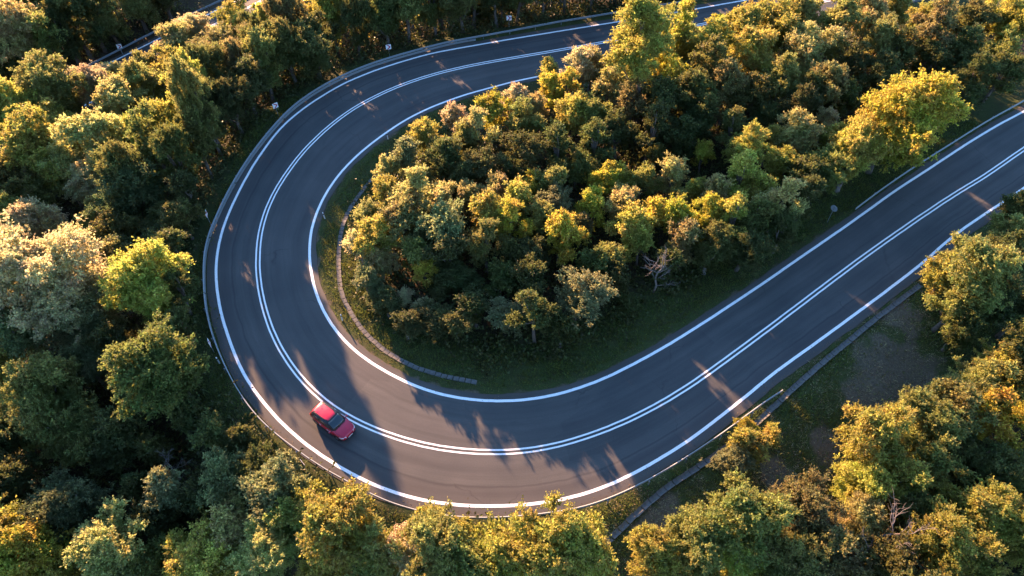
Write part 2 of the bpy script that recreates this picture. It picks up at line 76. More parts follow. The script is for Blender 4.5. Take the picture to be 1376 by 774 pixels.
TREES = [
[22.25, 106.74, -1.68, 5.06, 0.855, 1.27, 'crown_c', 'olive', 'mid-sized olive tree above the tall lime tree over the road', 'trees above the road at the top'],
[18.65, 104.28, -0.96, 5.07, 0.844, 0.972, 'crown_e', 'green', 'mid-sized mid green tree above the tall lime tree over the road', 'trees above the road at the top'],
[15.19, 103.96, -1.3, 3.24, 1.047, 1.446, 'crown_p', 'dgreen', 'dark green tree upper left of the tall lime tree over the road, nearest to it', 'trees above the road at the top'],
[11.99, 102.59, -1.08, 1.79, 0.895, 1.106, 'crown_c', 'dgreen', 'dark green tree upper left of the tall lime tree over the road, second from it', 'trees above the road at the top'],
[9.62, 106.52, -3.67, 0.34, 0.896, 1.212, 'crown_e', 'brown', 'mid-sized brownish tree upper right of the topmost chevron', 'trees above the road at the top'],
[7.84, 102.32, -1.56, 2.41, 1.19, 1.492, 'crown_p', 'dgreen', 'large dark green tree upper right of the topmost chevron', 'trees above the road at the top'],
[5.24, 105.19, -3.64, 2.57, 0.866, 1.457, 'crown_c', 'gold', 'mid-sized golden tree upper right of the topmost chevron', 'trees above the road at the top'],
[4.74, 100.59, -1.13, 0.28, 0.943, 1.101, 'crown_e', 'dull', 'mid-sized dull olive tree upper right of the topmost chevron', 'trees above the road at the top'],
[0.8, 99.52, -1.16, 0.31, 1.047, 1.201, 'crown_p', 'green', 'mid-sized mid green tree above the topmost chevron', 'trees above the road at the top'],
[-2.43, 98.23, -1.01, 6.27, 0.894, 1.233, 'crown_c', 'dgreen', 'mid-sized dark green tree above the topmost chevron', 'trees above the road at the top'],
[-7.25, 96.51, -0.92, 4.1, 0.994, 0.963, 'crown_e', 'dull', 'large dull olive tree upper left of the topmost chevron', 'trees above the road at the top'],
[-10.97, 101.2, -4.11, 1.47, 1.103, 1.728, 'crown_p', 'brown', 'mid-sized brownish tree upper left of the topmost chevron', 'trees above the road at the top'],
[-11.27, 95.66, -1.13, 2.73, 0.948, 1.105, 'crown_c', 'green', 'large mid green tree upper right of the second chevron from the top', 'trees above the road at the top'],
[-14.88, 98.75, -3.57, 6.12, 0.892, 1.453, 'crown_e', 'dull', 'mid-sized dull olive tree upper right of the orange tree at the top', 'trees above the road at the top'],
[-14.86, 93.91, -0.99, 5.64, 1.175, 1.382, 'crown_p', 'olive', 'large olive tree right of the orange tree at the top', 'trees above the road at the top'],
[-18.67, 96.48, -3.32, 5.3, 0.901, 1.414, 'crown_c', 'brown', 'mid-sized brownish tree upper right of the orange tree at the top', 'trees above the road at the top'],
[-18.2, 92.77, -1.26, 2.46, 0.965, 1.001, 'crown_e', 'green', 'mid-sized mid green tree right of the orange tree at the top', 'trees above the road at the top'],
[-22.3, 96.83, -4.42, 3.1, 1.02, 1.734, 'crown_p', 'dull', 'mid-sized dull olive tree above the orange tree at the top', 'trees above the road at the top'],
[-22.0, 91.15, -1.57, 4.25, 0.796, 1.068, 'crown_c', 'dgreen', 'mid-sized dark green tree lower left of the orange tree at the top, nearest to it', 'trees above the road at the top'],
[-25.49, 93.22, -3.76, 0.38, 0.95, 1.405, 'crown_e', 'gold', 'mid-sized golden tree left of the orange tree at the top', 'trees above the road at the top'],
[-26.04, 87.9, -1.47, 3.49, 0.968, 1.108, 'crown_p', 'dgreen', 'mid-sized dark green tree lower left of the orange tree at the top, second from it', 'trees above the road at the top'],
[-30.33, 89.73, -3.97, 1.7, 0.903, 1.42, 'crown_c', 'brown', 'mid-sized brownish tree left of the orange tree at the top', 'trees above the road at the top'],
[-29.65, 84.23, -1.5, 5.52, 0.996, 1.153, 'crown_e', 'green', 'large mid green tree above the upper-left chevron', 'trees above the road at the top'],
[-33.8, 84.93, -3.69, 0.4, 0.997, 1.553, 'crown_p', 'green', 'mid-sized mid green tree above the upper-left chevron', 'trees above the road at the top'],
[-32.39, 81.14, -1.68, 4.27, 0.878, 1.063, 'crown_c', 'olive', 'mid-sized olive tree above the upper-left chevron', 'trees above the road at the top'],
[-35.85, 81.03, -3.41, 5.46, 0.982, 1.23, 'crown_e', 'brown', 'large brownish tree upper left of the upper-left chevron', 'trees above the road at the top'],
[-33.97, 77.38, -1.37, 1.43, 1.14, 1.106, 'crown_p', 'dgreen', 'mid-sized dark green tree upper left of the upper-left chevron', 'trees above the road at the top'],
[-37.99, 77.2, -3.51, 5.62, 0.948, 1.305, 'crown_c', 'green', 'large mid green tree upper left of the upper-left chevron', 'trees above the road at the top'],
[-34.49, 73.27, -0.84, 5.48, 0.839, 0.919, 'crown_e', 'dgreen', 'mid-sized dark green tree left of the upper-left chevron', 'trees above the road at the top'],
[-40.59, 73.4, -4.17, 0.12, 1.164, 1.552, 'crown_p', 'gold', 'large golden tree upper right of the bright lime left tree', 'trees above the road at the top'],
[-36.56, 70.42, -1.46, 4.44, 0.866, 1.276, 'crown_c', 'dgreen', 'mid-sized dark green tree upper right of the bright lime left tree', 'trees above the road at the top'],
[-36.25, 64.94, -0.78, 0.01, 0.818, 1.113, 'crown_e', 'dull', 'mid-sized dull olive tree right of the bright lime left tree', 'trees above the road at the top'],
[-41.16, 64.15, -3.49, 3.16, 1.183, 1.554, 'crown_p', 'green', 'large mid green tree lower left of the bright lime left tree', 'trees above the road at the top'],
[-37.57, 61.0, -1.18, 2.74, 0.788, 1.112, 'crown_c', 'green', 'mid-sized mid green tree lower right of the bright lime left tree', 'trees left of the bend'],
[-42.38, 59.64, -3.92, 1.28, 0.951, 1.367, 'crown_e', 'green', 'mid-sized mid green tree above the blue-green left tree', 'trees left of the bend'],
[-38.22, 55.65, -1.4, 2.04, 1.029, 0.581, 'crown_p', 'green', 'mid-sized mid green tree left of the chevron left of the bend', 'trees left of the bend'],
[-43.21, 53.1, -4.33, 5.06, 0.891, 0.854, 'crown_c', 'dull', 'mid-sized dull olive tree below the blue-green left tree', 'trees left of the bend'],
[-38.25, 52.32, -1.53, 1.99, 0.85, 0.494, 'crown_e', 'dgreen', 'mid-sized dark green tree upper right of the lime-yellow tree beside the bend', 'trees left of the bend'],
[-42.14, 50.4, -3.95, 0.94, 1.179, 0.944, 'crown_p', 'brown', 'large brownish tree upper left of the lime-yellow tree beside the bend', 'trees left of the bend'],
[-36.2, 69.1, -1.11, 4.39, 0.688, 1.624, 'crown_c', 'olive', 'mid-sized olive tree upper right of the bright lime left tree', 'trees above the road at the top'],
[-39.4, 73.8, -3.62, 2.82, 0.645, 1.581, 'crown_e', 'lime', 'mid-sized lime tree upper right of the bright lime left tree', 'trees along the left edge and far road'],
[-5.79, 100.29, -2.71, 5.02, 1.115, 1.525, 'crown_p', 'dull', 'mid-sized dull olive tree upper left of the topmost chevron, nearest to it', 'trees above the road at the top'],
[-10.95, 100.75, -3.88, 1.48, 0.906, 1.458, 'crown_c', 'dull', 'mid-sized dull olive tree upper left of the topmost chevron, second from it', 'trees above the road at the top'],
[-1.8, 101.34, -2.61, 2.01, 0.935, 1.275, 'crown_e', 'dull', 'mid-sized dull olive tree above the topmost chevron', 'trees above the road at the top'],
[-70.42, 92.81, -5.1, 3.18, 0.94, 0.94, 'crown_g', 'tan', 'very large tan tree left of the gap over the far road', 'trees along the left edge and far road'],
[-69.01, 93.71, -6.1, 1.48, 1.238, 1.238, 'crown_d', 'olive', 'large olive tree left of the gap over the far road', 'trees along the left edge and far road'],
[-65.45, 98.07, -6.1, 5.86, 1.324, 1.324, 'crown_i', 'dull', 'large upright dull olive tree upper left of the gap over the far road', 'trees along the left edge and far road'],
[-63.93, 99.94, -6.1, 5.31, 1.238, 1.238, 'crown_i', 'dgreen', 'large upright dark green tree upper left of the gap over the far road', 'trees along the left edge and far road'],
[-62.39, 101.82, -6.1, 5.97, 1.075, 1.075, 'crown_d', 'olive', 'large olive tree above the gap over the far road', 'trees along the left edge and far road'],
[-59.26, 105.65, -6.1, 5.88, 1.099, 1.099, 'crown_d', 'olive', 'large olive tree upper right of the gap over the far road', 'trees along the left edge and far road'],
[-56.62, 108.89, -6.1, 1.51, 1.044, 1.044, 'crown_d', 'dull', 'large dull olive tree upper right of the gap over the far road', 'trees along the left edge and far road'],
[-72.96, 88.87, -6.1, 4.24, 1.034, 1.034, 'crown_c', 'dgreen', 'large dark green tree upper left of the pale green left tree', 'trees along the left edge and far road'],
[-60.75, 82.32, -6.1, 2.91, 0.916, 0.916, 'crown_e', 'dgreen', 'mid-sized dark green tree upper left of the pale green left tree', 'trees along the left edge and far road'],
[-67.0, 96.17, -6.1, 1.39, 1.041, 1.041, 'crown_i', 'dgreen', 'mid-sized upright dark green tree left of the gap over the far road', 'trees along the left edge and far road'],
[-71.76, 100.55, -5.1, 0.67, 0.821, 0.821, 'crown_f', 'olive', 'large olive tree upper left of the gap over the far road', 'trees along the left edge and far road'],
[-60.41, 78.17, -5.1, 4.35, 0.888, 0.888, 'crown_f', 'olive', 'broad orange-tinged olive crown below the far road at the left edge', 'trees above the road at the top'],
[-63.7, 74.61, -5.1, 2.36, 0.879, 0.879, 'crown_g', 'gold', 'very large golden tree left of the pale green left tree, second from it', 'trees above the road at the top'],
[-57.49, 66.15, -5.1, 1.22, 0.942, 0.942, 'crown_g', 'gold', 'very large golden tree left of the pale green left tree, nearest to it', 'trees left of the bend'],
[-59.3, 62.83, -5.1, 5.01, 0.973, 0.973, 'crown_e', 'dull', 'large dull olive tree lower left of the pale green left tree', 'trees left of the bend'],
[-58.17, 73.71, -5.1, 4.48, 1.091, 1.091, 'crown_p', 'gold', 'mid-sized golden tree upper left of the pale green left tree', 'trees above the road at the top'],
[-55.99, 81.3, -5.1, 3.85, 0.97, 0.97, 'crown_u', 'beige', 'large feathery beige tree lower left of the gap over the far road', 'trees along the left edge and far road'],
[-54.13, 85.05, -5.1, 5.91, 1.024, 1.024, 'crown_j', 'tan', 'mid-sized feathery tan tree below the gap over the far road', 'trees along the left edge and far road'],
[-51.5, 87.24, -5.1, 4.54, 1.032, 1.032, 'crown_b', 'olive', 'mid-sized olive tree lower right of the gap over the far road', 'trees along the left edge and far road'],
[-50.23, 90.06, -5.1, 5.08, 1.152, 1.152, 'crown_s', 'beige', 'small feathery beige tree right of the gap over the far road', 'trees along the left edge and far road'],
[-48.13, 92.37, -5.1, 0.96, 0.927, 0.927, 'crown_u', 'tan', 'mid-sized feathery tan tree right of the gap over the far road', 'trees along the left edge and far road'],
[-46.33, 96.38, -5.1, 4.48, 0.872, 0.872, 'crown_u', 'beige', 'mid-sized feathery beige tree right of the gap over the far road', 'trees above the road at the top'],
[-40.0, 87.52, -5.1, 5.32, 1.186, 1.186, 'crown_u', 'brown', 'large feathery brownish tree upper left of the upper-left chevron', 'trees above the road at the top'],
[-40.23, 96.91, -5.1, 3.47, 1.073, 1.073, 'crown_d', 'gold', 'large golden tree above the upper-left chevron, second from it', 'trees above the road at the top'],
[-41.96, 89.01, -5.1, 3.01, 1.102, 1.102, 'crown_j', 'beige', 'mid-sized feathery beige tree upper left of the upper-left chevron', 'trees above the road at the top'],
[-48.71, 80.7, -5.1, 1.99, 1.037, 1.037, 'crown_e', 'olive', 'large olive tree above the bright lime left tree', 'trees above the road at the top'],
[-47.02, 86.26, -5.1, 0.01, 1.095, 1.095, 'crown_p', 'lime', 'mid-sized lime tree right of the gap over the far road', 'trees along the left edge and far road'],
[-50.77, 76.17, -5.1, 3.97, 1.037, 1.037, 'crown_c', 'pale', 'large pale green tree upper right of the pale green left tree', 'trees above the road at the top'],
[-50.58, 67.9, -5.1, 2.06, 1.227, 1.227, 'crown_c', 'pale', 'pale green tree at upper left, left of the bright lime tree', 'trees above the road at the top'],
[-43.39, 70.03, -4.9, 6.21, 1.088, 1.088, 'crown_c', 'lime', 'bright lime tree at upper left standing out from dark neighbours', 'trees above the road at the top'],
[-53.37, 63.82, -5.1, 0.99, 0.98, 0.98, 'crown_e', 'pale', 'large pale green tree lower left of the pale green left tree', 'trees left of the bend'],
[-50.8, 63.48, -5.1, 2.54, 1.112, 1.112, 'crown_j', 'beige', 'mid-sized feathery beige tree left of the blue-green left tree', 'trees left of the bend'],
[-43.39, 58.19, -4.38, 0.46, 1.113, 1.113, 'crown_m', 'pine', 'dark blue-green layered tree at left, below the pale green tree', 'trees left of the bend'],
[-35.89, 96.63, -5.1, 5.2, 1.015, 1.015, 'crown_e', 'gold', 'large golden tree above the upper-left chevron, nearest to it', 'trees above the road at the top'],
[-35.89, 90.43, -5.1, 0.88, 1.062, 1.062, 'crown_u', 'brown', 'large feathery brownish tree above the upper-left chevron', 'trees above the road at the top'],
[-32.38, 97.93, -5.1, 1.62, 1.005, 1.005, 'crown_d', 'yel', 'large yellow tree left of the orange tree at the top', 'trees above the road at the top'],
[-26.42, 84.46, -0.45, 3.47, 1.017, 0.936, 'crown_d', 'green', 'large mid green tree lower left of the orange tree at the top', 'trees above the road at the top'],
[-27.17, 97.62, -5.1, 5.43, 1.08, 1.08, 'crown_i', 'gold', 'large upright golden tree left of the orange tree at the top', 'trees above the road at the top'],
[-22.71, 99.69, -5.1, 1.75, 0.965, 0.965, 'crown_c', 'orange', 'orange-gold tree at the top edge, left of the road’s top stretch', 'trees above the road at the top'],
[-9.67, 66.75, -0.01, 0.36, 1.001, 1.001, 'crown_j', 'gold', "mid-sized feathery golden tree upper right of the tiled drain's upper end", 'trees inside the bend'],
[-7.37, 71.21, -0.13, 0.02, 0.981, 0.981, 'crown_s', 'beige', 'small feathery beige tree lower right of the second chevron from the top', 'trees inside the bend'],
[-3.91, 66.94, -0.0, 2.15, 0.998, 0.998, 'crown_q', 'tan', 'mid-sized upright tan tree above the near grey-green island tree', 'trees inside the bend'],
[-2.52, 70.71, -0.0, 5.59, 1.034, 1.034, 'crown_a', 'yel', 'mid-sized yellow tree below the topmost chevron', 'trees inside the bend'],
[-0.37, 73.56, -0.01, 3.02, 0.959, 0.959, 'crown_j', 'beige', 'pale beige crown touching the inner edge line near the top', 'trees inside the bend'],
[-5.48, 65.83, -0.0, 4.19, 1.125, 1.125, 'crown_s', 'olive', 'small feathery olive tree above the near grey-green island tree', 'trees inside the bend'],
[1.5, 68.86, -0.0, 2.12, 0.937, 0.937, 'crown_p', 'olive', 'mid-sized olive tree below the topmost chevron', 'trees inside the bend'],
[4.41, 76.22, -0.04, 2.51, 0.924, 0.924, 'crown_b', 'yel', 'mid-sized yellow tree lower right of the topmost chevron', 'trees inside the bend'],
[4.92, 81.74, -0.35, 4.63, 0.919, 0.919, 'crown_o', 'lime', 'small lime tree lower right of the topmost chevron', 'trees inside the bend'],
[7.99, 79.25, -0.2, 3.15, 1.094, 1.094, 'crown_j', 'beige', 'pale silvery-beige crown against the road at the top, left of tall lime tree', 'trees inside the bend'],
[10.49, 80.54, -0.24, 4.34, 1.007, 1.007, 'crown_j', 'tan', 'mid-sized feathery tan tree lower left of the tall lime tree over the road', 'trees inside the bend'],
[7.33, 70.49, -0.0, 0.04, 1.077, 1.077, 'crown_b', 'lime', 'mid-sized lime tree lower left of the tall lime tree over the road', 'trees inside the bend'],
[2.93, 72.64, -0.0, 0.25, 0.86, 0.86, 'crown_j', 'tan', 'small feathery tan tree below the topmost chevron', 'trees inside the bend'],
[6.43, 74.39, -0.0, 1.34, 0.96, 0.96, 'crown_q', 'yel', 'mid-sized upright yellow tree lower right of the topmost chevron', 'trees inside the bend'],
[-14.05, 61.23, -0.09, 1.28, 0.907, 0.907, 'crown_h', 'pale', 'slender pale sapling at the upper end of the tiled drain', 'trees inside the bend'],
[-11.51, 62.62, -0.0, 1.36, 1.024, 1.024, 'crown_r', 'grey', "mid-sized upright grey-green tree upper right of the tiled drain's upper end", 'trees inside the bend'],
[-7.37, 62.01, -0.0, 5.56, 1.101, 1.101, 'crown_b', 'dgreen', 'mid-sized dark green tree above the near grey-green island tree', 'trees inside the bend'],
[-3.17, 61.24, -0.0, 2.3, 0.96, 0.96, 'crown_l', 'dgreen', 'mid-sized dark green tree upper right of the near grey-green island tree, second from it', 'trees inside the bend'],
[-10.64, 59.41, -0.0, 4.27, 0.717, 0.717, 'crown_l', 'green', "small mid green tree right of the tiled drain's upper end", 'trees inside the bend'],
[-5.21, 59.46, -0.0, 5.91, 0.907, 0.907, 'crown_b', 'dgreen', 'mid-sized dark green tree upper right of the near grey-green island tree, nearest to it', 'trees inside the bend'],
[1.01, 62.67, -0.0, 4.44, 1.047, 1.047, 'crown_l', 'dgreen', 'mid-sized dark green tree upper left of the yellow tree amid the island, second from it', 'trees inside the bend'],
[0.17, 60.22, -0.0, 5.17, 0.799, 0.799, 'crown_l', 'dgreen', 'mid-sized dark green tree upper left of the yellow tree amid the island, nearest to it', 'trees inside the bend'],
[15.34, 72.22, -0.0, 1.45, 1.162, 1.162, 'crown_t', 'lime', 'tall lime tree at the top that covers part of the road', 'trees inside the bend'],
[14.84, 77.9, -0.0, 5.47, 0.903, 1.264, 'crown_i', 'lime', 'mid-sized upright lime tree lower left of the tall lime tree over the road', 'trees inside the bend'],
[21.52, 85.46, -0.32, 3.17, 1.125, 1.35, 'crown_q', 'yel', 'mid-sized upright yellow tree right of the tall lime tree over the road', 'trees inside the bend'],
[19.46, 78.36, -0.0, 3.36, 0.983, 0.983, 'crown_d', 'yel', 'large yellow tree lower right of the tall lime tree over the road', 'trees inside the bend'],
[23.19, 83.98, -0.14, 3.1, 1.125, 1.125, 'crown_l', 'olive', 'mid-sized olive tree right of the tall lime tree over the road', 'trees inside the bend'],
[24.96, 81.62, -0.0, 0.27, 1.017, 1.017, 'crown_i', 'gold', 'mid-sized upright golden tree left of the golden tree at the top', 'trees inside the bend'],
[29.77, 85.76, -0.08, 3.0, 0.992, 0.992, 'crown_c', 'gold', 'large golden tree upper left of the golden tree at the top', 'trees inside the bend'],
[30.6, 79.74, -0.0, 5.23, 1.018, 1.018, 'crown_c', 'gold', 'large golden crown at the top, right of the tall lime tree', 'trees inside the bend'],
[24.4, 75.95, -0.0, 3.5, 1.051, 1.051, 'crown_i', 'dull', 'mid-sized upright dull olive tree left of the golden tree at the top', 'trees inside the bend'],
[21.73, 72.88, -0.0, 3.76, 0.999, 0.999, 'crown_e', 'green', 'large mid green tree lower right of the tall lime tree over the road', 'trees inside the bend'],
[18.05, 71.14, -0.0, 3.3, 0.899, 0.899, 'crown_c', 'dgreen', 'mid-sized dark green tree below the tall lime tree over the road, nearest to it', 'trees inside the bend'],
[14.54, 71.82, -0.0, 3.09, 1.032, 1.032, 'crown_p', 'brown', 'mid-sized brownish tree below the tall lime tree over the road', 'trees inside the bend'],
[12.13, 74.75, -0.0, 1.56, 0.976, 0.976, 'crown_p', 'tan', 'mid-sized tan tree lower left of the tall lime tree over the road', 'trees inside the bend'],
[14.33, 79.63, -0.04, 4.22, 1.046, 1.046, 'crown_b', 'gold', 'mid-sized golden tree lower left of the tall lime tree over the road', 'trees inside the bend'],
[26.11, 73.23, -0.0, 6.22, 0.962, 0.962, 'crown_i', 'brown', 'mid-sized upright brownish tree lower left of the golden tree at the top', 'trees inside the bend'],
[29.23, 72.52, -0.0, 6.0, 1.037, 1.037, 'crown_p', 'dull', 'mid-sized dull olive tree below the golden tree at the top', 'trees inside the bend'],
[32.31, 91.7, -0.33, 2.79, 0.992, 0.992, 'crown_l', 'orange', 'mid-sized orange tree above the golden tree at the top', 'trees inside the bend'],
[29.28, 91.08, -0.28, 0.29, 0.893, 0.75, 'crown_l', 'yel', 'mid-sized yellow tree upper left of the golden tree at the top', 'trees inside the bend'],
[25.98, 67.46, -0.0, 0.1, 0.914, 0.914, 'crown_q', 'green', 'mid-sized upright mid green tree below the golden tree at the top', 'trees inside the bend'],
[22.33, 64.54, -0.0, 5.41, 0.809, 0.809, 'crown_h', 'yel', 'tiny upright yellow tree lower left of the golden tree at the top', 'trees inside the bend'],
[26.72, 62.72, -0.0, 4.33, 0.892, 0.892, 'crown_i', 'gold', 'mid-sized upright golden tree below the golden tree at the top', 'trees inside the bend'],
[25.1, 58.67, -0.0, 0.41, 1.1, 1.1, 'crown_q', 'gold', 'mid-sized upright golden tree upper left of the round grey sign', 'trees inside the bend'],
[17.65, 59.25, -0.0, 4.26, 0.998, 0.998, 'crown_r', 'tan', 'small upright tan tree above the bare dead tree', 'trees inside the bend'],
[16.71, 64.7, -0.0, 3.45, 0.813, 0.813, 'crown_s', 'olive', 'small feathery olive tree above the bare dead tree', 'trees inside the bend'],
[10.23, 59.54, -0.0, 1.72, 0.949, 0.949, 'crown_j', 'yel', 'mid-sized feathery yellow tree upper right of the yellow tree amid the island', 'trees inside the bend'],
[12.44, 59.25, -0.0, 5.79, 1.013, 1.013, 'crown_s', 'gold', 'small feathery golden tree above the bare dead tree', 'trees inside the bend'],
[14.62, 59.22, -0.0, 4.6, 0.95, 0.95, 'crown_h', 'olive', 'small upright olive tree above the bare dead tree', 'trees inside the bend'],
[9.51, 64.0, -0.0, 1.21, 0.977, 0.977, 'crown_q', 'dgreen', 'mid-sized upright dark green tree above the yellow tree amid the island, second from it', 'trees inside the bend'],
[5.37, 62.9, -0.0, 0.58, 1.053, 1.053, 'crown_q', 'dgreen', 'mid-sized upright dark green tree above the yellow tree amid the island, nearest to it', 'trees inside the bend'],
[12.49, 66.48, -0.0, 2.29, 0.921, 0.921, 'crown_p', 'dgreen', 'mid-sized dark green tree below the tall lime tree over the road, second from it', 'trees inside the bend'],
[16.06, 66.04, -0.0, 0.0, 1.078, 1.078, 'crown_q', 'dgreen', 'mid-sized upright dark green tree below the tall lime tree over the road, nearest to it', 'trees inside the bend'],
[19.69, 66.04, -0.0, 1.35, 1.05, 1.05, 'crown_r', 'dgreen', 'mid-sized upright dark green tree below the tall lime tree over the road, second from it', 'trees inside the bend'],
[7.34, 61.79, -0.0, 3.78, 0.808, 0.808, 'crown_l', 'green', 'mid-sized mid green tree above the yellow tree amid the island', 'trees inside the bend'],
[22.32, 69.13, -0.0, 5.59, 1.067, 1.067, 'crown_b', 'dgreen', 'mid-sized dark green tree lower left of the golden tree at the top', 'trees inside the bend'],
[9.95, 69.36, -0.0, 3.84, 1.076, 1.076, 'crown_r', 'olive', 'mid-sized upright olive tree lower left of the tall lime tree over the road', 'trees inside the bend'],
[35.44, 87.13, -0.04, 0.64, 1.107, 1.107, 'crown_d', 'gold', 'large golden tree upper right of the golden tree at the top', 'trees inside the bend'],
[39.99, 89.74, -0.13, 2.49, 1.046, 1.046, 'crown_e', 'olive', 'large olive tree upper right of the golden tree at the top', 'trees inside the bend'],
[37.74, 81.62, -0.0, 2.03, 1.068, 1.068, 'crown_d', 'tan', 'large tan tree right of the golden tree at the top', 'trees inside the bend'],
[38.27, 75.56, -0.0, 3.18, 0.953, 0.953, 'crown_e', 'brown', 'mid-sized brownish tree right of the golden tree at the top', 'trees inside the bend'],
[43.28, 85.79, -0.0, 4.77, 1.121, 1.121, 'crown_i', 'olive', 'large upright olive tree right of the golden tree at the top', 'trees inside the bend'],
[49.02, 90.23, -0.0, 3.03, 0.977, 0.977, 'crown_e', 'tan', 'large tan tree above the big yellow roadside tree', 'trees inside the bend'],
[48.06, 84.55, -0.0, 5.95, 0.916, 0.916, 'crown_c', 'olive', 'mid-sized olive tree above the big yellow roadside tree', 'trees inside the bend'],
[54.08, 87.02, -0.0, 2.35, 0.898, 0.898, 'crown_i', 'gold', 'mid-sized upright golden tree above the big yellow roadside tree', 'trees inside the bend'],
[44.24, 80.32, -0.0, 2.63, 0.932, 0.932, 'crown_p', 'dgreen', 'mid-sized dark green tree upper left of the big yellow roadside tree, second from it', 'trees inside the bend'],
[40.42, 73.84, -0.0, 2.27, 1.006, 1.006, 'crown_b', 'green', 'mid-sized mid green tree left of the big yellow roadside tree', 'trees inside the bend'],
[32.86, 74.37, -0.0, 1.74, 0.969, 0.969, 'crown_i', 'olive', 'mid-sized upright olive tree lower right of the golden tree at the top', 'trees inside the bend'],
[33.77, 70.04, -0.0, 0.39, 0.872, 0.872, 'crown_i', 'dgreen', 'mid-sized upright dark green tree lower right of the golden tree at the top', 'trees inside the bend'],
[50.49, 81.8, -0.0, 2.78, 1.023, 1.023, 'crown_p', 'dull', 'mid-sized dull olive tree above the big yellow roadside tree', 'trees inside the bend'],
[55.48, 84.47, -0.0, 0.98, 1.112, 1.112, 'crown_i', 'brown', 'large upright brownish tree left of the upper-right corner lime tree', 'trees inside the bend'],
[58.47, 82.48, -0.0, 0.84, 1.113, 1.113, 'crown_p', 'dgreen', 'mid-sized dark green tree lower left of the upper-right corner lime tree', 'trees inside the bend'],
[66.08, 90.99, -0.0, 5.97, 1.084, 1.084, 'crown_p', 'gold', 'mid-sized golden tree left of the upper-right corner lime tree', 'trees inside the bend'],
[67.74, 87.95, -0.0, 0.71, 0.936, 0.936, 'crown_c', 'lime', 'lime tree in the very top right corner', 'trees inside the bend'],
[63.96, 82.64, -0.16, 5.03, 0.947, 0.947, 'crown_p', 'olive', 'mid-sized olive tree below the upper-right corner lime tree', 'trees inside the bend'],
[57.53, 76.14, -0.34, 0.43, 0.912, 0.912, 'crown_i', 'dgreen', 'mid-sized upright dark green tree lower left of the upper-right corner lime tree', 'trees inside the bend'],
[62.71, 78.95, -0.35, 4.3, 1.098, 1.098, 'crown_a', 'green', 'mid-sized mid green tree below the upper-right corner lime tree', 'trees inside the bend'],
[62.04, 89.77, -0.0, 3.02, 1.166, 1.166, 'crown_l', 'dull', 'mid-sized dull olive tree left of the upper-right corner lime tree', 'trees inside the bend'],
[54.18, 93.28, -0.03, 5.6, 1.194, 1.194, 'crown_j', 'olive', 'mid-sized feathery olive tree left of the upper-right corner lime tree', 'trees inside the bend'],
[54.16, 80.83, -0.0, 0.45, 1.108, 1.108, 'crown_a', 'dgreen', 'mid-sized dark green tree upper right of the big yellow roadside tree', 'trees inside the bend'],
[46.48, 78.51, -0.0, 1.16, 1.138, 1.138, 'crown_b', 'dgreen', 'mid-sized dark green tree upper left of the big yellow roadside tree, nearest to it', 'trees inside the bend'],
[42.95, 65.36, -0.35, 2.54, 1.07, 1.07, 'crown_f', 'yel', 'big bright yellow tree beside the guardrail of the right-hand stretch', 'trees inside the bend'],
[51.13, 71.27, -0.35, 4.48, 1.032, 1.032, 'crown_p', 'yel', 'mid-sized yellow tree right of the big yellow roadside tree', 'trees inside the bend'],
[38.3, 61.81, -0.35, 2.09, 1.072, 1.072, 'crown_u', 'gold', 'large feathery golden tree lower left of the big yellow roadside tree', 'trees inside the bend'],
[31.94, 65.82, -0.0, 2.43, 1.167, 1.167, 'crown_j', 'tan', 'mid-sized feathery tan tree lower right of the golden tree at the top', 'trees inside the bend'],
[34.43, 65.18, -0.0, 4.95, 1.037, 1.037, 'crown_b', 'tan', 'mid-sized tan tree above the round grey sign', 'trees inside the bend'],
[38.0, 69.94, -0.0, 2.11, 0.971, 0.971, 'crown_s', 'beige', 'small feathery beige tree left of the big yellow roadside tree', 'trees inside the bend'],
[30.45, 62.05, -0.0, 0.42, 0.967, 0.967, 'crown_j', 'gold', 'mid-sized feathery golden tree upper left of the round grey sign', 'trees inside the bend'],
[31.91, 58.78, -0.26, 5.95, 1.019, 1.019, 'crown_l', 'green', 'mid-sized mid green tree upper left of the round grey sign', 'trees inside the bend'],
[30.16, 65.83, -0.0, 3.5, 1.125, 1.125, 'crown_s', 'gold', 'small feathery golden tree below the golden tree at the top', 'trees inside the bend'],
[35.4, 61.24, -0.27, 3.56, 1.061, 1.061, 'crown_a', 'olive', 'mid-sized olive tree above the round grey sign', 'trees inside the bend'],
[37.54, 65.8, -0.05, 1.63, 0.999, 0.999, 'crown_a', 'gold', 'mid-sized golden tree left of the big yellow roadside tree', 'trees inside the bend'],
[36.62, 73.23, -0.0, 5.57, 0.952, 0.952, 'crown_q', 'green', 'mid-sized upright mid green tree lower right of the golden tree at the top', 'trees inside the bend'],
[31.1, 70.3, -0.0, 6.03, 0.937, 0.937, 'crown_j', 'dgreen', 'mid-sized feathery dark green tree below the golden tree at the top', 'trees inside the bend'],
[-45.96, 45.07, -5.1, 0.87, 1.262, 1.262, 'crown_k', 'beige', 'big silvery-beige tree at the left edge of the view', 'trees left of the bend'],
[-52.68, 55.78, -5.1, 4.92, 1.218, 1.218, 'crown_j', 'beige', 'mid-sized feathery beige tree above the big silvery tree', 'trees left of the bend'],
[-46.25, 50.47, -5.1, 2.97, 0.974, 0.974, 'crown_u', 'beige', 'large feathery beige tree upper right of the big silvery tree', 'trees left of the bend'],
[-48.21, 40.94, -5.1, 2.98, 1.15, 1.15, 'crown_u', 'grey', 'large feathery grey-green tree lower left of the big silvery tree', 'trees left of the bend'],
[-42.31, 42.65, -4.83, 5.53, 1.014, 1.014, 'crown_u', 'grey', 'large feathery grey-green tree lower left of the lime-yellow tree beside the bend', 'trees left of the bend'],
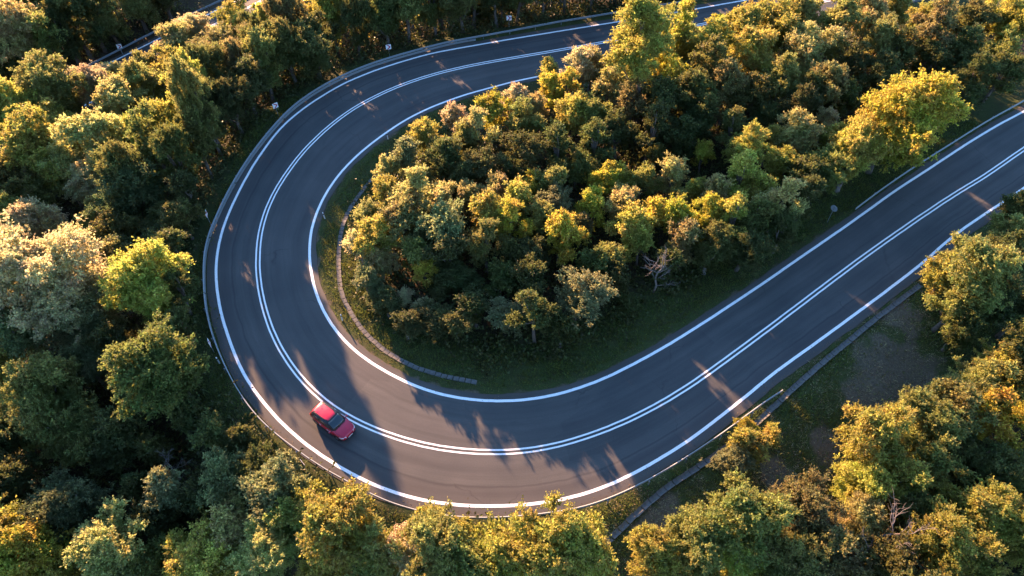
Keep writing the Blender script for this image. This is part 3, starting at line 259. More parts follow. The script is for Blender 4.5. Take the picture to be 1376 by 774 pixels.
[-55.1, 53.09, -5.1, 0.82, 0.883, 0.883, 'crown_u', 'beige', 'mid-sized feathery beige tree upper left of the big silvery tree', 'trees left of the bend'],
[-36.23, 43.37, -1.65, 3.23, 0.82, 0.82, 'crown_f', 'lime', 'lime-yellow tree left of the bend, right of the big silvery tree', 'trees left of the bend'],
[-47.2, 57.48, -5.1, 2.15, 1.15, 1.15, 'crown_j', 'olive', 'mid-sized feathery olive tree lower left of the blue-green left tree', 'trees left of the bend'],
[-35.45, 54.15, -0.27, 4.93, 0.95, 0.798, 'crown_b', 'dull', 'mid-sized dull olive tree left of the chevron left of the bend', 'trees left of the bend'],
[-34.79, 49.53, -0.27, 6.28, 1.097, 0.921, 'crown_r', 'dgreen', 'mid-sized upright dark green tree lower left of the chevron left of the bend', 'trees left of the bend'],
[-29.84, 33.78, -1.0, 6.0, 0.83, 0.83, 'crown_f', 'green', 'large mid green tree just below the lime-yellow one beside the bend', 'trees left of the bend'],
[-38.63, 39.03, -3.96, 1.24, 0.953, 0.953, 'crown_p', 'dgreen', 'mid-sized dark green tree left of the large green bend tree', 'trees left of the bend'],
[-57.6, 58.23, -5.1, 1.19, 0.98, 0.98, 'crown_p', 'olive', 'mid-sized olive tree upper left of the big silvery tree', 'trees left of the bend'],
[-56.08, 60.96, -5.1, 0.22, 0.926, 0.926, 'crown_p', 'olive', 'mid-sized olive tree above the big silvery tree', 'trees left of the bend'],
[-32.73, 43.75, -0.22, 0.99, 0.907, 0.762, 'crown_q', 'dgreen', 'mid-sized upright dark green tree right of the lime-yellow tree beside the bend', 'trees left of the bend'],
[-42.58, 33.43, -5.1, 5.27, 0.877, 0.877, 'crown_k', 'olive', 'very large feathery olive tree below the big silvery tree', 'trees left of the bend'],
[-41.1, 37.67, -5.01, 1.53, 0.821, 0.821, 'crown_u', 'grey', 'mid-sized feathery grey-green tree left of the large green bend tree', 'trees left of the bend'],
[-48.43, 37.16, -5.1, 0.04, 1.076, 1.076, 'crown_a', 'gold', 'mid-sized golden tree below the big silvery tree', 'trees left of the bend'],
[-31.25, 40.42, -0.23, 0.38, 0.935, 0.786, 'crown_r', 'green', 'small upright mid green tree upper right of the large green bend tree', 'trees left of the bend'],
[-45.46, 30.71, -5.1, 5.13, 1.008, 1.008, 'crown_p', 'dgreen', 'mid-sized dark green tree above the bright yellow corner tree, second from it', 'trees left of the bend'],
[-35.68, 57.84, -0.33, 5.85, 0.991, 0.991, 'crown_r', 'dgreen', 'small upright dark green tree upper left of the chevron left of the bend', 'trees left of the bend'],
[-38.55, 29.51, -5.1, 1.66, 0.95, 0.95, 'crown_u', 'dull', 'large feathery dull olive tree lower left of the large green bend tree', 'trees left of the bend'],
[-34.9, 30.56, -4.38, 1.29, 1.096, 1.096, 'crown_b', 'dgreen', 'mid-sized dark green tree lower left of the large green bend tree, second from it', 'trees left of the bend'],
[-31.94, 29.0, -3.64, 2.3, 1.045, 1.045, 'crown_o', 'dull', 'small dull olive tree below the large green bend tree', 'trees left of the bend'],
[-35.99, 28.82, -5.0, 3.6, 0.923, 0.923, 'crown_a', 'dgreen', 'small dark green tree lower left of the large green bend tree', 'trees left of the bend'],
[-29.17, 24.94, -4.0, 1.77, 1.068, 1.068, 'crown_r', 'grey', 'mid-sized upright grey-green tree below the large green bend tree', 'trees left of the bend'],
[-36.86, 23.4, -5.1, 4.61, 0.938, 0.938, 'crown_u', 'pine', 'large feathery dark blue-green tree upper right of the bright yellow corner tree', 'trees left of the bend'],
[-38.35, 21.34, -5.1, 3.74, 0.928, 0.928, 'crown_a', 'dgreen', 'small dark green tree upper right of the bright yellow corner tree', 'trees left of the bend'],
[-25.44, 28.42, -1.05, 5.07, 0.998, 0.998, 'crown_h', 'dgreen', 'small upright dark green tree lower right of the large green bend tree', 'trees left of the bend'],
[-23.49, 28.34, -0.5, 3.08, 0.913, 0.913, 'crown_o', 'dgreen', 'small dark green tree left of the red car', 'trees left of the bend'],
[-23.8, 24.99, -1.85, 1.64, 1.008, 1.008, 'crown_b', 'grey', 'mid-sized grey-green tree lower left of the red car', 'trees left of the bend'],
[-21.51, 25.91, -0.74, 3.24, 0.711, 0.711, 'crown_l', 'dgreen', 'small dark green tree lower left of the red car', 'trees left of the bend'],
[-18.62, 24.01, -0.7, 3.69, 0.933, 0.933, 'crown_q', 'grey', 'mid-sized upright grey-green tree upper left of the olive-gold tree below car', 'trees left of the bend'],
[-26.03, 24.17, -3.11, 1.59, 1.074, 1.074, 'crown_s', 'dgreen', 'small feathery dark green tree below the large green bend tree', 'trees left of the bend'],
[-19.95, 23.11, -1.43, 3.69, 1.034, 1.034, 'crown_a', 'grey', 'mid-sized grey-green tree left of the olive-gold tree below car', 'trees left of the bend'],
[-32.25, 24.88, -4.91, 4.39, 1.106, 1.106, 'crown_s', 'dgreen', 'small feathery dark green tree upper right of the bright yellow corner tree', 'trees left of the bend'],
[-42.4, 25.56, -5.1, 5.64, 1.121, 1.121, 'crown_b', 'dgreen', 'mid-sized dark green tree above the bright yellow corner tree, nearest to it', 'trees left of the bend'],
[-34.66, 34.17, -3.24, 2.09, 0.905, 0.905, 'crown_p', 'dgreen', 'mid-sized dark green tree lower left of the large green bend tree, nearest to it', 'trees left of the bend'],
[-28.72, 30.8, -1.47, 3.67, 1.037, 1.037, 'crown_o', 'dgreen', 'small dark green tree below the large green bend tree', 'trees left of the bend'],
[-29.84, 22.53, -4.89, 4.35, 0.982, 0.982, 'crown_r', 'dgreen', 'small upright dark green tree right of the bright yellow corner tree', 'trees left of the bend'],
[-17.74, 23.96, -0.53, 3.28, 0.957, 0.957, 'crown_o', 'grey', 'small grey-green tree upper left of the olive-gold tree below car', 'trees left of the bend'],
[-22.24, 21.46, -3.01, 0.49, 1.037, 1.037, 'crown_a', 'tan', 'mid-sized tan tree left of the olive-gold tree below car', 'trees left of the bend'],
[-19.46, 19.5, -3.11, 6.2, 0.84, 0.84, 'crown_u', 'pale', 'mid-sized feathery pale green tree left of the olive-gold tree below car', 'trees left of the bend'],
[-23.72, 19.18, -4.46, 1.6, 1.128, 1.128, 'crown_l', 'gold', 'mid-sized golden tree left of the olive-gold tree below car', 'trees left of the bend'],
[-27.04, 19.44, -5.01, 1.96, 1.023, 1.023, 'crown_r', 'gold', 'mid-sized upright golden tree right of the bright yellow corner tree', 'trees left of the bend'],
[-31.83, 19.29, -5.1, 0.25, 1.01, 1.01, 'crown_e', 'pale', 'large pale green tree right of the bright yellow corner tree', 'trees left of the bend'],
[-38.45, 18.73, -5.1, 1.82, 0.997, 0.997, 'crown_e', 'yel', 'bright yellow tree in the bottom left corner', 'trees left of the bend'],
[-35.97, 18.28, -5.1, 0.97, 0.935, 0.935, 'crown_j', 'gold', 'mid-sized feathery golden tree right of the bright yellow corner tree', 'trees left of the bend'],
[-29.07, 18.03, -5.1, 6.04, 1.028, 1.028, 'crown_a', 'olive', 'mid-sized olive tree right of the bright yellow corner tree', 'trees left of the bend'],
[-12.76, 19.54, -1.35, 5.75, 1.045, 1.045, 'crown_c', 'gold', 'olive-gold tree below the red car at the bottom edge', 'trees below the road at the bottom'],
[-15.54, 21.78, -0.88, 0.42, 0.883, 0.883, 'crown_a', 'gold', 'small golden tree upper left of the olive-gold tree below car', 'trees below the road at the bottom'],
[-17.21, 21.2, -1.55, 3.29, 0.965, 0.965, 'crown_b', 'olive', 'mid-sized olive tree left of the olive-gold tree below car', 'trees left of the bend'],
[-9.98, 18.28, -1.55, 4.59, 0.992, 0.992, 'crown_p', 'olive', 'mid-sized olive tree lower right of the olive-gold tree below car', 'trees below the road at the bottom'],
[-7.95, 17.25, -1.88, 4.67, 1.162, 1.162, 'crown_j', 'beige', 'mid-sized feathery beige tree lower right of the olive-gold tree below car', 'trees below the road at the bottom'],
[-5.42, 18.75, -0.89, 2.95, 0.944, 0.944, 'crown_e', 'olive', 'mid-sized olive tree right of the olive-gold tree below car', 'trees below the road at the bottom'],
[-6.6, 21.07, -0.18, 1.5, 0.755, 0.755, 'crown_h', 'gold', 'tiny upright golden tree right of the olive-gold tree below car', 'trees below the road at the bottom'],
[-4.09, 20.73, -0.19, 5.72, 0.672, 0.672, 'crown_h', 'lime', 'tiny upright lime tree left of the golden tree overhanging the bottom line', 'trees below the road at the bottom'],
[-2.69, 17.84, -1.21, 0.8, 1.096, 1.096, 'crown_a', 'olive', 'mid-sized olive tree left of the golden tree overhanging the bottom line', 'trees below the road at the bottom'],
[2.83, 17.86, -1.15, 1.33, 1.05, 1.05, 'crown_e', 'gold', 'golden tree at the bottom that overhangs the outer edge line', 'trees below the road at the bottom'],
[0.11, 17.87, -1.14, 5.15, 1.1, 1.1, 'crown_b', 'gold', 'mid-sized golden tree lower left of the golden tree overhanging the bottom line', 'trees below the road at the bottom'],
[6.29, 17.86, -1.27, 0.13, 1.098, 1.098, 'crown_a', 'gold', 'mid-sized golden tree lower right of the golden tree overhanging the bottom line', 'trees below the road at the bottom'],
[-15.31, 18.17, -2.67, 2.66, 1.075, 1.075, 'crown_j', 'gold', 'mid-sized feathery golden tree lower left of the olive-gold tree below car', 'trees below the road at the bottom'],
[17.7, 20.7, -1.48, 4.89, 1.06, 1.06, 'crown_c', 'olive', 'large olive tree below the lone tree by the outer drain', 'trees at the lower right'],
[13.93, 19.04, -1.45, 3.26, 0.892, 0.892, 'crown_c', 'olive', 'mid-sized olive tree lower left of the lone tree by the outer drain', 'trees at the lower right'],
[10.76, 17.83, -1.54, 4.08, 1.055, 1.055, 'crown_j', 'gold', 'mid-sized feathery golden tree right of the golden tree overhanging the bottom line', 'trees at the lower right'],
[21.5, 21.31, -1.9, 5.94, 0.943, 0.943, 'crown_e', 'brown', 'mid-sized brownish tree left of the straw-coloured tree at lower right', 'trees at the lower right'],
[20.42, 17.94, -2.37, 0.78, 0.932, 0.932, 'crown_u', 'olive', 'mid-sized feathery olive tree lower left of the straw-coloured tree at lower right', 'trees at the lower right'],
[24.52, 18.5, -2.5, 2.04, 1.054, 1.054, 'crown_p', 'brown', 'mid-sized brownish tree lower left of the straw-coloured tree at lower right', 'trees at the lower right'],
[27.29, 21.22, -2.49, 2.85, 1.05, 1.05, 'crown_j', 'tan', 'straw-coloured tree with pale bare branches at lower right', 'trees at the lower right'],
[16.57, 17.32, -2.13, 4.44, 1.167, 1.167, 'crown_j', 'gold', 'mid-sized feathery golden tree left of the straw-coloured tree at lower right', 'trees at the lower right'],
[28.96, 18.4, -2.5, 0.04, 1.126, 1.126, 'crown_b', 'dull', 'mid-sized dull olive tree lower right of the straw-coloured tree at lower right', 'trees at the lower right'],
[20.3, 27.77, -0.32, 5.72, 1.036, 1.036, 'crown_o', 'gold', 'lone tree between the road and the drain at lower right', 'trees at the lower right'],
[20.64, 29.86, -0.13, 0.57, 0.562, 0.472, 'crown_h', 'yel', 'tiny upright yellow tree upper left of the lone tree by the outer drain', 'trees at the lower right'],
[18.51, 26.62, -0.3, 3.05, 0.597, 0.597, 'crown_l', 'grey', 'small grey-green tree lower left of the lone tree by the outer drain', 'trees at the lower right'],
[22.82, 29.35, -0.37, 1.35, 0.606, 0.606, 'crown_o', 'gold', 'tiny golden tree right of the lone tree by the outer drain', 'trees at the lower right'],
[30.62, 27.5, -2.04, 5.27, 0.974, 0.974, 'crown_c', 'gold', 'large golden tree above the straw-coloured tree at lower right', 'trees at the lower right'],
[28.33, 25.37, -2.1, 1.03, 1.09, 1.09, 'crown_j', 'gold', 'mid-sized feathery golden tree above the straw-coloured tree at lower right', 'trees at the lower right'],
[34.63, 29.76, -2.16, 0.93, 0.918, 0.918, 'crown_c', 'olive', 'mid-sized olive tree left of the orange tree at lower right', 'trees at the lower right'],
[37.65, 30.87, -2.32, 5.35, 0.999, 0.999, 'crown_e', 'olive', 'large olive tree left of the orange tree at lower right', 'trees at the lower right'],
[41.91, 33.21, -2.41, 2.58, 1.056, 1.056, 'crown_p', 'olive', 'mid-sized olive tree above the orange tree at lower right', 'trees at the lower right'],
[44.76, 35.33, -2.4, 2.46, 1.077, 1.077, 'crown_p', 'gold', 'mid-sized golden tree upper right of the orange tree at lower right', 'trees at the lower right'],
[40.47, 30.07, -2.5, 2.88, 1.08, 1.08, 'crown_p', 'orange', 'orange-gold tree among olive crowns at lower right', 'trees at the lower right'],
[43.51, 29.39, -2.5, 0.23, 1.006, 1.006, 'crown_q', 'orange', 'mid-sized upright orange tree right of the orange tree at lower right', 'trees at the lower right'],
[31.67, 24.25, -2.5, 1.21, 1.02, 1.02, 'crown_p', 'gold', 'mid-sized golden tree upper right of the straw-coloured tree at lower right', 'trees at the lower right'],
[35.34, 25.2, -2.5, 3.55, 1.029, 1.029, 'crown_p', 'olive', 'mid-sized olive tree lower left of the orange tree at lower right', 'trees at the lower right'],
[36.73, 21.77, -2.5, 5.62, 0.891, 0.891, 'crown_c', 'lime', 'mid-sized lime tree below the orange tree at lower right', 'trees at the lower right'],
[40.61, 25.43, -2.5, 0.07, 1.007, 1.007, 'crown_l', 'green', 'mid-sized mid green tree below the orange tree at lower right', 'trees at the lower right'],
[39.05, 20.01, -2.5, 2.88, 0.916, 0.916, 'crown_u', 'gold', 'mid-sized feathery golden tree below the orange tree at lower right', 'trees at the lower right'],
[32.48, 20.01, -2.5, 1.76, 0.941, 0.941, 'crown_i', 'gold', 'mid-sized upright golden tree right of the straw-coloured tree at lower right', 'trees at the lower right'],
[31.95, 22.14, -2.5, 2.37, 0.987, 0.987, 'crown_b', 'green', 'mid-sized mid green tree right of the straw-coloured tree at lower right', 'trees at the lower right'],
[34.78, 18.3, -2.5, 1.47, 1.005, 1.005, 'crown_p', 'lime', 'mid-sized lime tree right of the straw-coloured tree at lower right', 'trees at the lower right'],
[41.63, 24.1, -2.5, 6.25, 0.943, 0.943, 'crown_b', 'olive', 'mid-sized olive tree lower right of the orange tree at lower right', 'trees at the lower right'],
[38.69, 27.24, -2.5, 5.3, 0.991, 0.991, 'crown_j', 'green', 'mid-sized feathery mid green tree below the orange tree at lower right', 'trees at the lower right'],
[44.19, 44.14, -0.52, 4.87, 1.123, 1.123, 'crown_c', 'olive', 'olive tree overhanging the outer edge line of the right stretch', 'trees at the lower right'],
[42.47, 44.93, -0.21, 3.41, 1.039, 1.039, 'crown_b', 'gold', 'mid-sized golden tree left of the tree overhanging the right line', 'trees at the lower right'],
[42.49, 42.05, -0.69, 0.65, 1.018, 1.018, 'crown_b', 'olive', 'mid-sized olive tree lower left of the tree overhanging the right line', 'trees at the lower right'],
[50.81, 50.69, -0.31, 6.21, 0.948, 0.948, 'crown_p', 'olive', 'mid-sized olive tree upper right of the tree overhanging the right line', 'trees at the lower right'],
[49.27, 46.64, -0.81, 2.93, 1.046, 1.046, 'crown_p', 'dgreen', 'mid-sized dark green tree right of the tree overhanging the right line', 'trees at the lower right'],
[46.0, 41.96, -1.3, 5.46, 1.069, 1.069, 'crown_p', 'dgreen', 'mid-sized dark green tree lower right of the tree overhanging the right line, nearest to it', 'trees at the lower right'],
[42.73, 39.96, -1.2, 1.26, 0.945, 0.945, 'crown_r', 'dgreen', 'small upright dark green tree below the tree overhanging the right line', 'trees at the lower right'],
[49.37, 41.75, -1.92, 4.1, 0.894, 0.894, 'crown_p', 'dgreen', 'mid-sized dark green tree lower right of the tree overhanging the right line, second from it', 'trees at the lower right'],
[54.58, 54.53, -0.18, 3.35, 0.874, 0.874, 'crown_b', 'green', 'small mid green tree upper right of the tree overhanging the right line', 'trees at the lower right'],
[-15.48, 53.54, -0.15, 0.26, 1.135, 1.135, 'crown_s', 'pale', "small feathery pale green tree below the tiled drain's upper end", 'trees inside the bend'],
[-13.37, 55.31, -0.0, 3.96, 0.998, 0.998, 'crown_j', 'gold', "mid-sized feathery golden tree below the tiled drain's upper end", 'trees inside the bend'],
[-11.16, 54.89, -0.0, 3.02, 1.068, 1.068, 'crown_q', 'tan', "mid-sized upright tan tree lower right of the tiled drain's upper end", 'trees inside the bend'],
[-13.76, 50.46, -0.06, 0.39, 0.879, 0.879, 'crown_p', 'gold', "mid-sized golden tree below the tiled drain's upper end", 'trees inside the bend'],
[-15.99, 50.35, -0.28, 0.29, 0.893, 0.893, 'crown_s', 'beige', "small feathery beige tree below the tiled drain's upper end", 'trees inside the bend'],
[-13.57, 48.13, -0.13, 0.65, 1.041, 0.833, 'crown_s', 'tan', 'small feathery tan tree lower left of the near grey-green island tree', 'trees inside the bend'],
[-11.03, 51.68, -0.0, 5.61, 1.153, 1.153, 'crown_a', 'brown', 'mid-sized brownish tree left of the near grey-green island tree', 'trees inside the bend'],
[-14.67, 46.08, -0.32, 5.3, 0.968, 0.774, 'crown_h', 'grey', 'small upright grey-green tree lower left of the near grey-green island tree', 'trees inside the bend'],
[-8.87, 46.85, -0.0, 3.38, 0.756, 0.756, 'crown_h', 'yel', 'tiny upright yellow tree lower left of the near grey-green island tree', 'trees inside the bend'],
[-10.7, 44.57, -0.11, 4.8, 0.699, 0.489, 'crown_s', 'beige', 'small cream-topped tree in the dark near corner of the island', 'trees inside the bend'],
[-9.06, 43.53, -0.09, 0.74, 0.64, 0.448, 'crown_s', 'beige', 'tiny feathery beige tree below the near grey-green island tree', 'trees inside the bend'],
[-6.73, 51.35, -0.0, 3.0, 1.099, 1.099, 'crown_l', 'grey', 'grey-green layered tree in the near part of the island', 'trees inside the bend'],
[-6.24, 48.16, -0.0, 2.23, 1.037, 1.037, 'crown_a', 'dgreen', 'mid-sized dark green tree below the near grey-green island tree, nearest to it', 'trees inside the bend'],
[-7.74, 55.88, -0.0, 2.85, 0.927, 0.927, 'crown_a', 'pale', 'small pale green tree above the near grey-green island tree', 'trees inside the bend'],
[-2.41, 52.62, -0.0, 2.52, 1.105, 1.105, 'crown_b', 'gold', 'mid-sized golden tree right of the near grey-green island tree', 'trees inside the bend'],
[-3.85, 55.88, -0.0, 5.17, 0.923, 0.923, 'crown_j', 'tan', 'mid-sized feathery tan tree upper right of the near grey-green island tree', 'trees inside the bend'],
[-0.38, 51.67, -0.0, 2.13, 0.965, 0.965, 'crown_q', 'yel', 'mid-sized upright yellow tree left of the yellow tree amid the island', 'trees inside the bend'],
[-2.85, 48.65, -0.0, 2.54, 0.941, 0.941, 'crown_q', 'olive', 'mid-sized upright olive tree lower right of the near grey-green island tree', 'trees inside the bend'],
[-4.96, 46.27, -0.0, 1.51, 0.792, 0.554, 'crown_l', 'dgreen', 'mid-sized dark green tree below the near grey-green island tree, second from it', 'trees inside the bend'],
[-7.8, 41.53, -0.2, 4.28, 0.762, 0.533, 'crown_l', 'dgreen', "small dark green tree upper left of the tiled drain's lower end", 'trees inside the bend'],
[-5.44, 40.61, -0.18, 1.53, 0.906, 0.634, 'crown_a', 'green', "small mid green tree above the tiled drain's lower end", 'trees inside the bend'],
[-12.38, 43.5, -0.3, 4.45, 1.06, 0.742, 'crown_o', 'dgreen', 'small dark green tree lower left of the near grey-green island tree', 'trees inside the bend'],
[-10.28, 40.74, -0.35, 2.89, 1.033, 0.723, 'crown_s', 'dgreen', "small feathery dark green tree upper left of the tiled drain's lower end", 'trees inside the bend'],
[-3.46, 41.94, -0.02, 5.24, 1.046, 0.732, 'crown_r', 'dgreen', "mid-sized upright dark green tree above the tiled drain's lower end", 'trees inside the bend'],
[-0.36, 41.69, -0.03, 1.84, 0.829, 0.58, 'crown_l', 'grey', 'mid-sized grey-green tree left of the grey-green tree on the island', 'trees inside the bend'],
[-1.35, 46.18, -0.0, 1.92, 0.983, 0.688, 'crown_b', 'green', 'mid-sized mid green tree lower left of the yellow tree amid the island', 'trees inside the bend'],
[-13.71, 44.78, -0.31, 2.4, 0.7, 0.49, 'crown_h', 'grey', 'tiny upright grey-green tree lower left of the near grey-green island tree', 'trees inside the bend'],
[-8.66, 49.97, -0.0, 3.86, 1.101, 1.101, 'crown_s', 'dgreen', 'small feathery dark green tree lower left of the near grey-green island tree', 'trees inside the bend'],
[-6.97, 45.39, -0.0, 4.3, 0.646, 0.452, 'crown_l', 'green', 'small mid green tree below the near grey-green island tree', 'trees inside the bend'],
[-9.65, 48.29, -0.0, 5.82, 0.975, 0.975, 'crown_h', 'olive', 'small upright olive tree lower left of the near grey-green island tree', 'trees inside the bend'],
[4.86, 49.95, -0.0, 2.9, 1.081, 1.081, 'crown_b', 'yel', 'round yellow tree in the middle of the island', 'trees inside the bend'],
[2.66, 52.64, -0.0, 2.81, 0.899, 0.899, 'crown_j', 'olive', 'mid-sized feathery olive tree upper left of the yellow tree amid the island', 'trees inside the bend'],
[0.96, 55.24, -0.0, 5.12, 1.061, 1.061, 'crown_r', 'gold', 'mid-sized upright golden tree upper left of the yellow tree amid the island', 'trees inside the bend'],
[4.34, 55.82, -0.0, 2.84, 0.847, 0.847, 'crown_l', 'grey', 'mid-sized grey-green tree above the yellow tree amid the island', 'trees inside the bend'],
[8.73, 54.7, -0.0, 2.2, 1.027, 1.027, 'crown_h', 'yel', 'small upright yellow tree upper right of the yellow tree amid the island', 'trees inside the bend'],
[7.44, 53.04, -0.0, 3.05, 0.91, 0.91, 'crown_s', 'brown', 'small feathery brownish tree upper right of the yellow tree amid the island', 'trees inside the bend'],
[2.42, 48.29, -0.0, 0.64, 0.797, 0.797, 'crown_l', 'dgreen', 'mid-sized dark green tree lower left of the yellow tree amid the island', 'trees inside the bend'],
[12.59, 52.31, -0.0, 0.95, 1.021, 1.021, 'crown_b', 'gold', 'mid-sized golden tree upper left of the bare dead tree', 'trees inside the bend'],
[11.28, 55.88, -0.0, 2.67, 0.927, 0.927, 'crown_a', 'tan', 'small tan tree upper left of the bare dead tree', 'trees inside the bend'],
[15.33, 53.83, -0.0, 4.25, 1.136, 1.136, 'crown_s', 'yel', 'small feathery yellow tree above the bare dead tree', 'trees inside the bend'],
[17.11, 52.24, -0.0, 3.07, 1.035, 1.035, 'crown_r', 'yel', 'mid-sized upright yellow tree upper right of the bare dead tree', 'trees inside the bend'],
[19.91, 53.38, -0.01, 2.69, 0.983, 0.983, 'crown_j', 'yel', 'mid-sized feathery yellow tree upper right of the bare dead tree', 'trees inside the bend'],
[17.9, 50.09, -0.12, 0.07, 1.019, 1.019, 'crown_r', 'tan', 'mid-sized upright tan tree upper right of the bare dead tree', 'trees inside the bend'],
[20.34, 49.04, -0.33, 2.86, 1.028, 1.028, 'crown_j', 'green', 'mid-sized feathery mid green tree right of the bare dead tree', 'trees inside the bend'],
[23.22, 52.12, -0.27, 0.73, 0.971, 0.971, 'crown_q', 'gold', 'mid-sized upright golden tree right of the bare dead tree', 'trees inside the bend'],
[23.97, 49.5, -0.35, 4.23, 0.878, 0.878, 'crown_l', 'dgreen', 'mid-sized dark green tree left of the round grey sign', 'trees inside the bend'],
[26.11, 52.63, -0.35, 4.8, 1.027, 1.027, 'crown_b', 'green', 'mid-sized mid green tree left of the round grey sign', 'trees inside the bend'],
[27.85, 54.55, -0.33, 2.13, 1.069, 1.069, 'crown_q', 'tan', 'mid-sized upright tan tree left of the round grey sign', 'trees inside the bend'],
[28.66, 52.16, -0.29, 5.11, 0.898, 0.898, 'crown_j', 'dgreen', 'mid-sized feathery dark green tree left of the round grey sign', 'trees inside the bend'],
[26.91, 57.1, -0.1, 5.04, 0.977, 0.977, 'crown_b', 'gold', 'mid-sized golden tree left of the round grey sign', 'trees inside the bend'],
[6.19, 42.71, -0.11, 4.33, 1.023, 1.023, 'crown_l', 'grey', 'grey-green tree with a yellow-lit tip on the island', 'trees inside the bend'],
[8.34, 46.83, -0.0, 6.16, 0.963, 0.963, 'crown_h', 'green', 'small upright mid green tree upper right of the grey-green tree on the island', 'trees inside the bend'],
[1.75, 44.37, -0.0, 3.79, 1.004, 1.004, 'crown_a', 'dgreen', 'mid-sized dark green tree left of the grey-green tree on the island', 'trees inside the bend'],
[2.37, 40.32, -0.19, 5.67, 0.947, 0.947, 'crown_q', 'dgreen', 'mid-sized upright dark green tree lower left of the grey-green tree on the island', 'trees inside the bend'],
[4.73, 39.7, -0.31, 2.15, 1.014, 1.014, 'crown_o', 'dgreen', 'small dark green tree below the grey-green tree on the island', 'trees inside the bend'],
[10.13, 48.56, -0.0, 0.4, 0.869, 0.869, 'crown_j', 'olive', 'mid-sized feathery olive tree left of the bare dead tree', 'trees inside the bend'],
[10.37, 45.61, -0.07, 4.04, 1.065, 1.065, 'crown_o', 'dgreen', 'small dark green tree lower left of the bare dead tree', 'trees inside the bend'],
[16.07, 47.24, -0.25, 5.21, 0.909, 0.909, 'crown_r', 'green', 'small upright mid green tree right of the bare dead tree', 'trees inside the bend'],
[11.44, 44.42, -0.23, 3.44, 0.932, 0.932, 'crown_n', 'dgreen', 'tiny low bushy dark green shrub right of the grey-green tree on the island', 'trees inside the bend'],
[0.15, 48.16, -0.0, 5.15, 1.087, 1.087, 'crown_o', 'green', 'small mid green tree lower left of the yellow tree amid the island', 'trees inside the bend'],
[22.04, 56.95, -0.0, 1.49, 0.981, 0.981, 'crown_r', 'tan', 'small upright tan tree upper right of the bare dead tree', 'trees inside the bend'],
[20.3, 58.09, -0.0, 0.2, 1.063, 1.063, 'crown_o', 'gold', 'small golden tree upper right of the bare dead tree', 'trees inside the bend'],
[32.01, 56.35, -0.35, 5.77, 1.073, 1.073, 'crown_r', 'dgreen', 'mid-sized upright dark green tree upper left of the round grey sign', 'trees inside the bend'],
[18.12, 56.74, -0.0, 1.6, 0.939, 0.939, 'crown_o', 'olive', 'small olive tree upper right of the bare dead tree', 'trees inside the bend'],
[13.22, 50.16, -0.0, 0.24, 0.884, 0.884, 'crown_h', 'gold', 'small upright golden tree upper left of the bare dead tree', 'trees inside the bend'],
[4.68, 58.67, -0.0, 0.07, 0.994, 0.994, 'crown_r', 'olive', 'small upright olive tree above the yellow tree amid the island', 'trees inside the bend'],
[1.82, 58.67, -0.0, 3.83, 1.068, 1.068, 'crown_o', 'yel', 'small yellow tree upper left of the yellow tree amid the island', 'trees inside the bend'],
[-1.46, 57.25, -0.0, 5.23, 1.048, 1.048, 'crown_h', 'tan', 'small upright tan tree upper right of the near grey-green island tree', 'trees inside the bend'],
]
